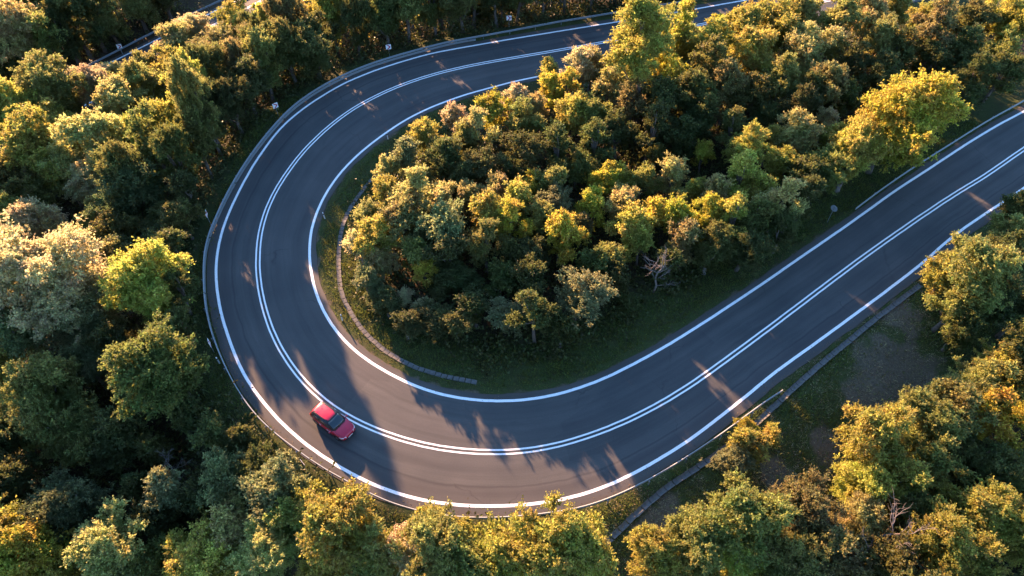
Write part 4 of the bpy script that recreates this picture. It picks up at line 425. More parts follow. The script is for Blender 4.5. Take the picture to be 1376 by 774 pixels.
FILL = [
[49.26, 18.82, -2.5, 3.82, 1.296, 1.296, 'crown_d', 'tan', 'woodland tree outside the right edge of the view', 'trees beyond the right edge'],
[49.95, 143.53, -5.1, 4.14, 1.037, 1.037, 'crown_c', 'olive', 'woodland tree outside the right edge of the view', 'trees beyond the right edge'],
[-104.69, 146.07, -5.1, 4.88, 0.689, 0.689, 'crown_f', 'green', 'woodland tree outside the left edge of the view', 'trees beyond the left edge'],
[-6.02, 116.44, -5.1, 4.57, 0.666, 0.666, 'crown_g', 'dull', 'woodland tree outside the top edge of the view', 'trees beyond the top edge'],
[-98.63, 106.63, -5.1, 2.47, 1.175, 1.175, 'crown_d', 'gold', 'woodland tree outside the left edge of the view', 'trees beyond the left edge'],
[33.71, 139.86, -5.1, 5.66, 1.02, 1.02, 'crown_c', 'dull', 'woodland tree outside the top edge of the view', 'trees beyond the top edge'],
[46.65, 34.37, -2.5, 3.9, 1.224, 1.224, 'crown_c', 'green', 'woodland tree outside the right edge of the view', 'trees beyond the right edge'],
[38.39, 123.37, -5.1, 6.19, 1.165, 1.165, 'crown_d', 'brown', 'woodland tree outside the top edge of the view', 'trees beyond the top edge'],
[-15.0, 114.29, -5.1, 2.62, 1.292, 1.292, 'crown_e', 'gold', 'woodland tree outside the top edge of the view', 'trees beyond the top edge'],
[73.45, 60.3, -1.67, 2.3, 1.132, 1.132, 'crown_c', 'olive', 'woodland tree outside the right edge of the view', 'trees beyond the right edge'],
[-67.14, 112.54, -5.1, 1.39, 0.69, 0.69, 'crown_g', 'tan', 'woodland tree outside the left edge of the view', 'trees beyond the left edge'],
[22.45, 145.64, -5.1, 3.52, 0.637, 0.637, 'crown_g', 'tan', 'woodland tree outside the top edge of the view', 'trees beyond the top edge'],
[60.28, 118.91, -1.97, 4.52, 1.071, 1.071, 'crown_d', 'gold', 'woodland tree outside the right edge of the view', 'trees beyond the right edge'],
[-60.09, 129.08, -5.1, 0.97, 0.731, 0.731, 'crown_g', 'green', 'woodland tree outside the left edge of the view', 'trees beyond the left edge'],
[-78.38, 45.92, -5.1, 4.93, 0.993, 0.993, 'crown_d', 'tan', 'woodland tree outside the left edge of the view', 'trees beyond the left edge'],
[-1.5, 127.72, -5.1, 4.06, 0.776, 0.776, 'crown_g', 'brown', 'woodland tree outside the top edge of the view', 'trees beyond the top edge'],
[97.7, 106.81, -0.05, 2.38, 0.701, 0.701, 'crown_g', 'tan', 'woodland tree outside the right edge of the view', 'trees beyond the right edge'],
[43.25, 9.68, -2.5, 5.68, 0.745, 0.745, 'crown_g', 'tan', 'woodland tree outside the bottom edge of the view', 'trees beyond the bottom edge'],
[-100.88, 80.11, -5.1, 3.67, 1.209, 1.209, 'crown_d', 'gold', 'woodland tree outside the left edge of the view', 'trees beyond the left edge'],
[9.82, 138.37, -5.1, 4.33, 0.789, 0.789, 'crown_f', 'brown', 'woodland tree outside the top edge of the view', 'trees beyond the top edge'],
[13.21, 112.1, -5.1, 2.77, 1.226, 1.226, 'crown_e', 'gold', 'woodland tree outside the top edge of the view', 'trees beyond the top edge'],
[93.9, 126.63, -5.1, 0.53, 0.817, 0.817, 'crown_f', 'gold', 'woodland tree outside the right edge of the view', 'trees beyond the right edge'],
[51.24, 122.35, -4.96, 3.52, 1.19, 1.19, 'crown_c', 'olive', 'woodland tree outside the right edge of the view', 'trees beyond the right edge'],
[67.23, 39.56, -2.5, 1.83, 0.659, 0.659, 'crown_g', 'brown', 'woodland tree outside the right edge of the view', 'trees beyond the right edge'],
[35.31, 132.94, -5.1, 2.19, 1.042, 1.042, 'crown_e', 'dull', 'woodland tree outside the top edge of the view', 'trees beyond the top edge'],
[-93.86, 89.07, -5.1, 1.43, 1.342, 1.342, 'crown_e', 'olive', 'woodland tree outside the left edge of the view', 'trees beyond the left edge'],
[-17.7, 127.4, -5.1, 5.77, 0.813, 0.813, 'crown_g', 'dull', 'woodland tree outside the top edge of the view', 'trees beyond the top edge'],
[-26.91, 115.27, -5.1, 3.03, 1.204, 1.204, 'crown_d', 'dgreen', 'woodland tree outside the top edge of the view', 'trees beyond the top edge'],
[-11.82, 131.17, -5.1, 3.65, 0.68, 0.68, 'crown_g', 'olive', 'woodland tree outside the top edge of the view', 'trees beyond the top edge'],
[13.63, 144.79, -5.1, 3.93, 1.185, 1.185, 'crown_e', 'green', 'woodland tree outside the top edge of the view', 'trees beyond the top edge'],
[79.05, 103.17, -0.16, 0.07, 1.157, 1.157, 'crown_e', 'olive', 'woodland tree outside the right edge of the view', 'trees beyond the right edge'],
[-30.12, 108.4, -5.1, 2.68, 1.068, 1.068, 'crown_e', 'olive', 'woodland tree outside the top edge of the view', 'trees beyond the top edge'],
[-88.67, 130.23, -5.1, 5.4, 1.014, 1.014, 'crown_c', 'green', 'woodland tree outside the left edge of the view', 'trees beyond the left edge'],
[79.02, 144.44, -5.1, 0.46, 1.28, 1.28, 'crown_e', 'gold', 'woodland tree outside the right edge of the view', 'trees beyond the right edge'],
[-46.17, 133.23, -5.1, 1.74, 0.646, 0.646, 'crown_f', 'olive', 'woodland tree outside the left edge of the view', 'trees beyond the left edge'],
[84.4, 132.63, -5.1, 5.54, 0.755, 0.755, 'crown_g', 'dull', 'woodland tree outside the right edge of the view', 'trees beyond the right edge'],
[-76.72, 94.48, -5.1, 4.55, 1.066, 1.066, 'crown_c', 'olive', 'woodland tree outside the left edge of the view', 'trees beyond the left edge'],
[-17.9, 107.55, -5.1, 4.49, 0.693, 0.693, 'crown_g', 'gold', 'woodland tree outside the top edge of the view', 'trees beyond the top edge'],
[16.26, 105.21, -1.8, 5.71, 1.281, 1.281, 'crown_d', 'green', 'woodland tree outside the top edge of the view', 'trees beyond the top edge'],
[-13.78, 138.52, -5.1, 3.94, 0.646, 0.646, 'crown_f', 'dull', 'woodland tree outside the top edge of the view', 'trees beyond the top edge'],
[-102.45, 128.12, -5.1, 5.44, 1.157, 1.157, 'crown_e', 'olive', 'woodland tree outside the left edge of the view', 'trees beyond the left edge'],
[-49.12, 31.36, -5.1, 4.08, 0.822, 0.822, 'crown_g', 'brown', 'woodland tree outside the left edge of the view', 'trees beyond the left edge'],
[89.59, 136.52, -5.1, 2.77, 1.093, 1.093, 'crown_c', 'dgreen', 'woodland tree outside the right edge of the view', 'trees beyond the right edge'],
[-100.48, 100.18, -5.1, 4.91, 1.105, 1.105, 'crown_e', 'tan', 'woodland tree outside the left edge of the view', 'trees beyond the left edge'],
[-75.72, 119.65, -5.1, 0.16, 1.259, 1.259, 'crown_e', 'tan', 'woodland tree outside the left edge of the view', 'trees beyond the left edge'],
[33.12, 117.07, -5.01, 2.4, 0.718, 0.718, 'crown_f', 'tan', 'woodland tree outside the top edge of the view', 'trees beyond the top edge'],
[28.69, 110.62, -2.78, 5.37, 1.334, 1.334, 'crown_c', 'dull', 'woodland tree outside the top edge of the view', 'trees beyond the top edge'],
[-65.71, 149.04, -5.1, 5.67, 0.709, 0.709, 'crown_g', 'olive', 'woodland tree outside the left edge of the view', 'trees beyond the left edge'],
[-79.94, 141.72, -5.1, 2.06, 1.13, 1.13, 'crown_d', 'dgreen', 'woodland tree outside the left edge of the view', 'trees beyond the left edge'],
[-95.39, 140.86, -5.1, 6.17, 0.703, 0.703, 'crown_g', 'dgreen', 'woodland tree outside the left edge of the view', 'trees beyond the left edge'],
[84.83, 105.74, -0.2, 4.78, 0.717, 0.717, 'crown_g', 'olive', 'woodland tree outside the right edge of the view', 'trees beyond the right edge'],
[21.97, 110.19, -3.71, 0.77, 0.716, 0.716, 'crown_g', 'brown', 'woodland tree outside the top edge of the view', 'trees beyond the top edge'],
[63.61, 143.85, -5.1, 1.26, 1.049, 1.049, 'crown_c', 'dgreen', 'woodland tree outside the right edge of the view', 'trees beyond the right edge'],
[96.98, 143.79, -5.1, 2.7, 1.152, 1.152, 'crown_d', 'tan', 'woodland tree outside the right edge of the view', 'trees beyond the right edge'],
[-60.3, 108.6, -5.1, 0.23, 1.238, 1.238, 'crown_d', 'green', 'woodland tree outside the left edge of the view', 'trees beyond the left edge'],
[-41.58, 19.6, -5.1, 2.75, 1.135, 1.135, 'crown_e', 'gold', 'woodland tree outside the bottom edge of the view', 'trees beyond the bottom edge'],
[-86.77, 119.41, -5.1, 2.6, 1.07, 1.07, 'crown_e', 'dull', 'woodland tree outside the left edge of the view', 'trees beyond the left edge'],
[93.56, 117.76, -0.0, 6.09, 0.719, 0.719, 'crown_g', 'dull', 'woodland tree outside the right edge of the view', 'trees beyond the right edge'],
[5.31, 146.73, -5.1, 3.41, 0.711, 0.711, 'crown_g', 'dull', 'woodland tree outside the top edge of the view', 'trees beyond the top edge'],
[99.64, 134.28, -5.1, 0.87, 1.324, 1.324, 'crown_c', 'tan', 'woodland tree outside the right edge of the view', 'trees beyond the right edge'],
[-59.02, 24.99, -5.1, 2.82, 1.273, 1.273, 'crown_d', 'gold', 'woodland tree outside the left edge of the view', 'trees beyond the left edge'],
[-66.82, 129.03, -5.1, 0.85, 0.776, 0.776, 'crown_g', 'green', 'woodland tree outside the left edge of the view', 'trees beyond the left edge'],
[16.26, 135.43, -5.1, 4.02, 1.052, 1.052, 'crown_d', 'gold', 'woodland tree outside the top edge of the view', 'trees beyond the top edge'],
[-25.25, 7.97, -5.1, 2.17, 0.781, 0.781, 'crown_f', 'olive', 'woodland tree outside the bottom edge of the view', 'trees beyond the bottom edge'],
[-65.62, 118.79, -5.1, 4.79, 1.112, 1.112, 'crown_c', 'gold', 'woodland tree outside the left edge of the view', 'trees beyond the left edge'],
[0.34, 107.1, -4.97, 6.17, 0.764, 0.764, 'crown_f', 'brown', 'woodland tree outside the top edge of the view', 'trees beyond the top edge'],
[18.74, 7.47, -2.5, 5.91, 0.743, 0.743, 'crown_f', 'green', 'woodland tree outside the bottom edge of the view', 'trees beyond the bottom edge'],
[43.22, 118.58, -4.56, 3.72, 0.768, 0.768, 'crown_f', 'dull', 'woodland tree outside the top edge of the view', 'trees beyond the top edge'],
[59.3, 129.92, -5.1, 0.92, 0.632, 0.632, 'crown_g', 'gold', 'woodland tree outside the right edge of the view', 'trees beyond the right edge'],
[64.06, 56.08, -1.07, 3.55, 1.18, 1.18, 'crown_d', 'dgreen', 'woodland tree outside the right edge of the view', 'trees beyond the right edge'],
[-49.97, 11.83, -5.1, 2.63, 1.294, 1.294, 'crown_c', 'tan', 'woodland tree outside the left edge of the view', 'trees beyond the left edge'],
[-104.17, 118.82, -5.1, 4.7, 1.101, 1.101, 'crown_d', 'olive', 'woodland tree outside the left edge of the view', 'trees beyond the left edge'],
[30.19, 11.63, -2.5, 0.04, 1.131, 1.131, 'crown_d', 'dull', 'woodland tree outside the bottom edge of the view', 'trees beyond the bottom edge'],
[6.26, 118.05, -5.1, 3.01, 0.795, 0.795, 'crown_f', 'tan', 'woodland tree outside the top edge of the view', 'trees beyond the top edge'],
[29.35, 145.97, -5.1, 5.16, 0.71, 0.71, 'crown_f', 'brown', 'woodland tree outside the top edge of the view', 'trees beyond the top edge'],
[78.9, 125.43, -2.7, 1.44, 1.239, 1.239, 'crown_e', 'olive', 'woodland tree outside the right edge of the view', 'trees beyond the right edge'],
[-5.56, 103.61, -4.42, 3.45, 0.696, 0.696, 'crown_f', 'dgreen', 'woodland tree outside the top edge of the view', 'trees beyond the top edge'],
[-79.58, 112.37, -5.1, 1.41, 1.016, 1.016, 'crown_c', 'olive', 'woodland tree outside the left edge of the view', 'trees beyond the left edge'],
[-70.32, 63.58, -5.1, 3.13, 1.312, 1.312, 'crown_c', 'olive', 'woodland tree outside the left edge of the view', 'trees beyond the left edge'],
[-35.14, 148.73, -5.1, 4.37, 0.731, 0.731, 'crown_f', 'brown', 'woodland tree outside the top edge of the view', 'trees beyond the top edge'],
]


# ------------------------------------------------------------------ helpers
def link(o, parent=None):
    COL.objects.link(o)
    if parent is not None:
        o.parent = parent
    return o

def tag(o, label=None, cat=None, group=None, kind=None):
    if label: o["label"] = label
    if cat: o["category"] = cat
    if group: o["group"] = group
    if kind: o["kind"] = kind
    return o

def empty(name, loc, rz=0.0):
    o = bpy.data.objects.new(name, None)
    o.empty_display_size = 0.3
    o.location = loc
    o.rotation_euler = (0, 0, rz)
    return link(o)

def np_mesh(name, verts, faces, mat=None, smooth=False):
    """fast mesh from arrays; faces is an (n, k) array"""
    me = bpy.data.meshes.new(name)
    v = np.asarray(verts, np.float32); f = np.asarray(faces, np.int32)
    n, k = f.shape
    me.vertices.add(len(v)); me.vertices.foreach_set("co", v.ravel())
    me.loops.add(n * k); me.loops.foreach_set("vertex_index", f.ravel())
    me.polygons.add(n)
    me.polygons.foreach_set("loop_start", np.arange(0, n * k, k, dtype=np.int32))
    try:
        me.polygons.foreach_set("loop_total", np.full(n, k, np.int32))
    except Exception:
        pass
    me.polygons.foreach_set("use_smooth", np.full(n, smooth))
    me.update(calc_edges=True)
    me.validate()
    if mat: me.materials.append(mat)
    return me

def obj(name, me, parent=None):
    return link(bpy.data.objects.new(name, me), parent)

def bm_mesh(name, bm, mat, smooth=False):
    me = bpy.data.meshes.new(name)
    bm.normal_update()
    bm.to_mesh(me); bm.free()
    if smooth:
        for p in me.polygons: p.use_smooth = True
    if mat: me.materials.append(mat)
    return me

def add_box(bm, c, s, m=None, bevel=0.0):
    r = bmesh.ops.create_cube(bm, size=1.0)
    vs = r['verts']
    bmesh.ops.scale(bm, vec=s, verts=vs)
    if bevel:
        es = list({e for v in vs for e in v.link_edges})
        b = bmesh.ops.bevel(bm, geom=es, offset=bevel, segments=2, affect='EDGES', profile=.6)
        vs = list({v for f in b['faces'] for v in f.verts} | {v for v in vs if v.is_valid})
    bmesh.ops.translate(bm, vec=c, verts=vs)
    if m is not None: bmesh.ops.transform(bm, matrix=m, verts=vs)
    return vs

def add_tube(bm, pts, rad, n=6, cap=True):
    rings = []
    pts = [Vector(p) for p in pts]
    for i, p in enumerate(pts):
        d = (pts[min(i + 1, len(pts) - 1)] - pts[max(i - 1, 0)]).normalized()
        a = d.orthogonal().normalized() if i == 0 else (prev - d * prev.dot(d)).normalized()
        prev = a
        b = d.cross(a)
        rings.append([bm.verts.new(p + (a * math.cos(t) + b * math.sin(t)) * rad[i]) for t in [2 * math.pi * k / n for k in range(n)]])
    for r0, r1 in zip(rings, rings[1:]):
        for k in range(n):
            bm.faces.new((r0[k], r0[(k + 1) % n], r1[(k + 1) % n], r1[k]))
    if cap:
        bm.faces.new(rings[0][::-1]); bm.faces.new(rings[-1])

def normals2d(L):
    L = np.asarray(L)
    t = np.gradient(L, axis=0)
    t /= np.linalg.norm(t, axis=1)[:, None]
    return t, np.stack([-t[:, 1], t[:, 0]], 1)      # normal = left of the direction of travel

def resample(L, step):
    L = np.asarray(L, float)
    s = np.r_[0, np.cumsum(np.linalg.norm(np.diff(L, axis=0), axis=1))]
    n = max(2, int(round(s[-1] / step)))
    q = np.linspace(0, s[-1], n + 1)
    return np.stack([np.interp(q, s, L[:, k]) for k in range(L.shape[1])], 1)

def fine(L, step=0.5):
    """smooth resample (Catmull-Rom) of an already even polyline"""
    L = np.asarray(L, float)
    P = np.r_[[2 * L[0] - L[1]], L, [2 * L[-1] - L[-2]]]
    out = []
    for i in range(1, len(P) - 2):
        for t in (0, .25, .5, .75):
            a, b, c, d = P[i - 1], P[i], P[i + 1], P[i + 2]
            out.append(.5 * ((2 * b) + (-a + c) * t + (2 * a - 5 * b + 4 * c - d) * t * t + (-a + 3 * b - 3 * c + d) * t ** 3))
    out.append(L[-1])
    return resample(np.array(out), step)

def sstep(a, b, x):
    t = np.clip((x - a) / (b - a), 0, 1)
    return t * t * (3 - 2 * t)

def vnoise(x, y, seed=0):
    """cheap smooth value noise"""
    xi = np.floor(x).astype(int); yi = np.floor(y).astype(int)
    fx = x - xi; fy = y - yi
    fx = fx * fx * (3 - 2 * fx); fy = fy * fy * (3 - 2 * fy)
    def h(a, b):
        n = (a * 374761393 + b * 668265263 + seed * 1274126177) & 0x7fffffff
        n = ((n ^ (n >> 13)) * 1103515245) & 0x7fffffff
        return ((n ^ (n >> 16)) & 0xffff) / 65535.0
    return (h(xi, yi) * (1 - fx) + h(xi + 1, yi) * fx) * (1 - fy) + (h(xi, yi + 1) * (1 - fx) + h(xi + 1, yi + 1) * fx) * fy

OUTF, CENF, INF = fine(OUTER), fine(CENTRE), fine(INNER)
OUTC, INC = fine(OUTER, 1.2), fine(INNER, 1.2)

def dist_to(P, L):
    P = np.asarray(P, float); out = np.full(len(P), 1e9)
    for k in range(0, len(L), 64):
        d = np.linalg.norm(P[:, None, :] - L[None, k:k + 64], axis=2).min(1)
        out = np.minimum(out, d)
    return out

def inside_road(P):
    poly = np.r_[OUTC, INC[::-1]]
    x, y = P[:, 0], P[:, 1]
    r = np.zeros(len(P), bool)
    for (x0, y0), (x1, y1) in zip(poly, np.roll(poly, -1, 0)):
        if y0 == y1: continue
        c = ((y0 > y) != (y1 > y))
        r ^= c & (x < (x1 - x0) * (y - y0) / (y1 - y0) + x0)
    return r

FAR_A, FAR_B = np.array(FAR_A), np.array(FAR_B)
FAR_D = (FAR_B - FAR_A) / np.linalg.norm(FAR_B - FAR_A)
FAR_N = np.array([-FAR_D[1], FAR_D[0]])        # towards its guardrail
FAR_Z = -6.0

def ground_z(x, y, rough=True):
    P = np.stack([np.ravel(x), np.ravel(y)], 1).astype(float)
    LO, LI = (OUTF, INF) if len(P) < 60000 else (OUTC, INC)
    do, di, ins = dist_to(P, LO), dist_to(P, LI), inside_road(P)
    e = np.where(ins, 0, np.minimum(do, di))
    D = 5.0 - 2.6 * sstep(-8, 18, P[:, 0]) * (1 - sstep(62, 80, P[:, 1]))
    zo = -D * sstep(1.8, 14, e)
    zi = -.25 * sstep(.8, 3, e) + .35 * sstep(4, 9, e)
    z = np.where(do < di, zo, zi)
    if rough:
        n = (vnoise(P[:, 0] * .23, P[:, 1] * .23, 1) - .5) * .9 + (vnoise(P[:, 0] * .9, P[:, 1] * .9, 2) - .5) * .22
        z = z + n * sstep(3.0, 9, e)
    z = z - .05 - .05 * sstep(.4, 0, e) + .0
    f = np.abs((P - FAR_A) @ FAR_N)
    far_side = (do < di)
    z = np.where(far_side, z + (FAR_Z - .1 - z) * (1 - sstep(6.5, 11, f)), z)
    return z, e, do < di, f

# ------------------------------------------------------------------ materials
MATS = {}
def material(name):
    m = bpy.data.materials.new(name); m.use_nodes = True
    MATS[name] = m
    nt = m.node_tree
    return m, nt, nt.nodes["Principled BSDF"]

def N(nt, kind, **kw):
    n = nt.nodes.new(kind)
    for k, v in kw.items():
        if k.startswith("i_"): n.inputs[k[2:].replace("_", " ")].default_value = v
        elif k.startswith("n"): n.inputs[int(k[1:])].default_value = v
        else: setattr(n, k, v)
    return n

def plain(name, col, rough=.5, metal=0.0, noise=0.0, scale=20.0, coat=0.0, spec=.5):
    m, nt, p = material(name)
    p.inputs["Roughness"].default_value = rough
    p.inputs["Metallic"].default_value = metal
    p.inputs["Coat Weight"].default_value = coat
    p.inputs["Specular IOR Level"].default_value = spec
    tc = N(nt, "ShaderNodeTexCoord")
    no = N(nt, "ShaderNodeTexNoise", i_Scale=scale, i_Detail=4.0)
    nt.links.new(tc.outputs["Object"], no.inputs["Vector"])
    mx = N(nt, "ShaderNodeMix", data_type='RGBA')
    mx.inputs["A"].default_value = (*[c * (1 - noise) for c in col], 1)
    mx.inputs["B"].default_value = (*[min(1, c * (1 + noise)) for c in col], 1)
    nt.links.new(no.outputs["Fac"], mx.inputs["Factor"])
    nt.links.new(mx.outputs["Result"], p.inputs["Base Color"])
    return m

def ramp(nt, src, stops):
    r = N(nt, "ShaderNodeValToRGB")
    cr = r.color_ramp
    while len(cr.elements) < len(stops): cr.elements.new(.5)
    for e, (p, c) in zip(cr.elements, stops):
        e.position = p; e.color = (*c, 1) if len(c) == 3 else c
    nt.links.new(src, r.inputs[0])
    return r

def math_n(nt, op, a, b=None, clamp=False):
    n = N(nt, "ShaderNodeMath", operation=op, use_clamp=clamp)
    for i, v in enumerate((a, b)):
        if v is None: continue
        if isinstance(v, (int, float)): n.inputs[i].default_value = v
        else: nt.links.new(v, n.inputs[i])
    return n.outputs[0]

def mixc(nt, fac, a, b, mode='MIX'):
    n = N(nt, "ShaderNodeMix", data_type='RGBA', blend_type=mode)
    for nm, v in (("Factor", fac), ("A", a), ("B", b)):
        if isinstance(v, tuple): n.inputs[nm].default_value = v
        elif isinstance(v, (int, float)): n.inputs[nm].default_value = v
        else: nt.links.new(v, n.inputs[nm])
    return n.outputs["Result"]

def asphalt_material(name, warm=0.0):
    """u (UV.x) runs along the road in metres, v (UV.y) is metres from the outer edge"""
    m, nt, p = material(name)
    L = nt.links
    uv = N(nt, "ShaderNodeUVMap", uv_map="road")
    geo = N(nt, "ShaderNodeTexCoord")
    sep = N(nt, "ShaderNodeSeparateXYZ"); L.new(uv.outputs[0], sep.inputs[0])
    u, v = sep.outputs[0], sep.outputs[1]
    # broad patches
    n1 = N(nt, "ShaderNodeTexNoise", i_Scale=.16, i_Detail=5.0); L.new(geo.outputs["Object"], n1.inputs["Vector"])
    # streaks along the lane
    mp = N(nt, "ShaderNodeMapping"); mp.inputs["Scale"].default_value = (.045, 15.0, 1); L.new(uv.outputs[0], mp.inputs[0])
    n2 = N(nt, "ShaderNodeTexNoise", i_Scale=1.0, i_Detail=6.0, i_Roughness=.62); L.new(mp.outputs[0], n2.inputs["Vector"])
    n3 = N(nt, "ShaderNodeTexNoise", i_Scale=9.0, i_Detail=8.0, i_Roughness=.75); L.new(geo.outputs["Object"], n3.inputs["Vector"])
    base = ramp(nt, n1.outputs["Fac"], [(.3, (.051, .053, .052)), (.7, (.074, .073, .069))]).outputs[0]
    st = ramp(nt, n2.outputs["Fac"], [(.3, (.74, .75, .76)), (.5, (1.0, 1.0, 1.0)), (.72, (1.17, 1.15, 1.13))]).outputs[0]
    c = mixc(nt, 1.0, base, st, 'MULTIPLY')
    fine_ = ramp(nt, n3.outputs["Fac"], [(.25, (.78, .78, .78)), (.75, (1.16, 1.16, 1.16))]).outputs[0]
    c = mixc(nt, 1.0, c, fine_, 'MULTIPLY')
    mp2 = N(nt, "ShaderNodeMapping"); mp2.inputs["Scale"].default_value = (.09, 5.0, 1); mp2.inputs["Location"].default_value = (7.3, 2.1, 0); L.new(uv.outputs[0], mp2.inputs[0])
    n5 = N(nt, "ShaderNodeTexNoise", i_Scale=1.0, i_Detail=7.0, i_Roughness=.7); L.new(mp2.outputs[0], n5.inputs["Vector"])
    sm = ramp(nt, n5.outputs["Fac"], [(.57, (0, 0, 0)), (.70, (1, 1, 1))]).outputs[0]
    c = mixc(nt, math_n(nt, 'MULTIPLY', sm, .45), c, (.028, .029, .031, 1))
    mp3 = N(nt, "ShaderNodeMapping"); mp3.inputs["Scale"].default_value = (.055, 2.0, 1); L.new(uv.outputs[0], mp3.inputs[0])
    vb = N(nt, "ShaderNodeTexVoronoi", distance='CHEBYCHEV', i_Scale=1.0); vb.inputs["Randomness"].default_value = .7; L.new(mp3.outputs[0], vb.inputs["Vector"])
    sc_ = N(nt, "ShaderNodeSeparateColor"); L.new(vb.outputs["Color"], sc_.inputs[0])
    pt = ramp(nt, sc_.outputs[0], [(.0, (.90, .90, .91)), (.5, (1, 1, 1)), (1, (1.08, 1.07, 1.05))]).outputs[0]
    c = mixc(nt, 1.0, c, pt, 'MULTIPLY')
    # polished wheel tracks, two in each lane (v normalised in UV.y across the road 0..1)
    for ctr, wd, amt in ((.16, .05, .55), (.36, .05, .5), (.635, .05, .38), (.83, .05, .42)):
        d = math_n(nt, 'ABSOLUTE', math_n(nt, 'SUBTRACT', v, ctr))
        t = ramp(nt, math_n(nt, 'DIVIDE', d, wd), [(0, (1, 1, 1)), (1, (0, 0, 0))]).outputs[0]
        t2 = math_n(nt, 'MULTIPLY', t, amt)
        t3 = math_n(nt, 'MULTIPLY', t2, n2.outputs["Fac"])
        c = mixc(nt, t3, c, (.022, .023, .026, 1))
    # newer, browner strip at the outside edge and a dark paving seam beside it
    d = math_n(nt, 'SUBTRACT', v, .225)
    wob = N(nt, "ShaderNodeTexNoise", i_Scale=.35, i_Detail=3.0); L.new(geo.outputs["Object"], wob.inputs["Vector"])
    d2 = math_n(nt, 'ADD', d, math_n(nt, 'MULTIPLY', math_n(nt, 'SUBTRACT', wob.outputs["Fac"], .5), .03))
    seam = ramp(nt, math_n(nt, 'DIVIDE', math_n(nt, 'ABSOLUTE', d2), .014), [(0, (1, 1, 1)), (1, (0, 0, 0))]).outputs[0]
    c = mixc(nt, math_n(nt, 'MULTIPLY', seam, .55), c, (.022, .022, .025, 1))
    strip = ramp(nt, math_n(nt, 'MULTIPLY', d2, -30), [(0, (0, 0, 0)), (1, (1, 1, 1))]).outputs[0]
    c = mixc(nt, math_n(nt, 'MULTIPLY', strip, .30), c, (.052, .047, .047, 1))
    # cracks: thin lines of a large voronoi, only in some places
    vo = N(nt, "ShaderNodeTexVoronoi", feature='DISTANCE_TO_EDGE', i_Scale=.13); 
    dw = N(nt, "ShaderNodeMix", data_type='VECTOR'); dw.inputs["Factor"].default_value = .25
    nz = N(nt, "ShaderNodeTexNoise", i_Scale=.8, i_Detail=5.0); L.new(geo.outputs["Object"], nz.inputs["Vector"])
    va = N(nt, "ShaderNodeVectorMath", operation='MULTIPLY_ADD')
    L.new(nz.outputs["Color"], va.inputs[0]); va.inputs[1].default_value = (1.6, 1.6, 0); L.new(geo.outputs["Object"], va.inputs[2])
    L.new(va.outputs[0], vo.inputs["Vector"])
    ck = ramp(nt, vo.outputs["Distance"], [(.0, (1, 1, 1)), (.006, (0, 0, 0))]).outputs[0]
    msk = ramp(nt, n1.outputs["Fac"], [(.52, (0, 0, 0)), (.6, (1, 1, 1))]).outputs[0]
    c = mixc(nt, math_n(nt, 'MULTIPLY', math_n(nt, 'MULTIPLY', ck, msk), .5), c, (.018, .018, .019, 1))
    # dust and litter towards both edges
    ed = math_n(nt, 'MINIMUM', v, math_n(nt, 'SUBTRACT', 1.0, v))
    dirt = ramp(nt, math_n(nt, 'ADD', ed, math_n(nt, 'MULTIPLY', n3.outputs["Fac"], .05)), [(.02, (1, 1, 1)), (.075, (0, 0, 0))]).outputs[0]
    c = mixc(nt, math_n(nt, 'MULTIPLY', dirt, .65), c, (.060, .048, .036, 1))
    L.new(c, p.inputs["Base Color"])
    p.inputs["Roughness"].default_value = .82
    p.inputs["Specular IOR Level"].default_value = .3
    bp = N(nt, "ShaderNodeBump", i_Strength=.35, i_Distance=.02)
    n4 = N(nt, "ShaderNodeTexNoise", i_Scale=40.0, i_Detail=3.0); L.new(geo.outputs["Object"], n4.inputs["Vector"])
    L.new(n4.outputs["Fac"], bp.inputs["Height"]); L.new(bp.outputs[0], p.inputs["Normal"])
    return m

def paint_material(name):
    m, nt, p = material(name)
    L = nt.links
    tc = N(nt, "ShaderNodeTexCoord")
    n1 = N(nt, "ShaderNodeTexNoise", i_Scale=2.2, i_Detail=8.0, i_Roughness=.7); L.new(tc.outputs["Object"], n1.inputs["Vector"])
    n2 = N(nt, "ShaderNodeTexNoise", i_Scale=14.0, i_Detail=6.0); L.new(tc.outputs["Object"], n2.inputs["Vector"])
    c = ramp(nt, n1.outputs["Fac"], [(.25, (.62, .63, .63)), (.5, (.80, .80, .79)), (1, (.84, .84, .83))]).outputs[0]
    w = ramp(nt, n2.outputs["Fac"], [(.56, (0, 0, 0)), (.74, (1, 1, 1))]).outputs[0]
    c = mixc(nt, math_n(nt, 'MULTIPLY', w, .7), c, (.25, .25, .25, 1))
    L.new(c, p.inputs["Base Color"]); p.inputs["Roughness"].default_value = .6
    return m

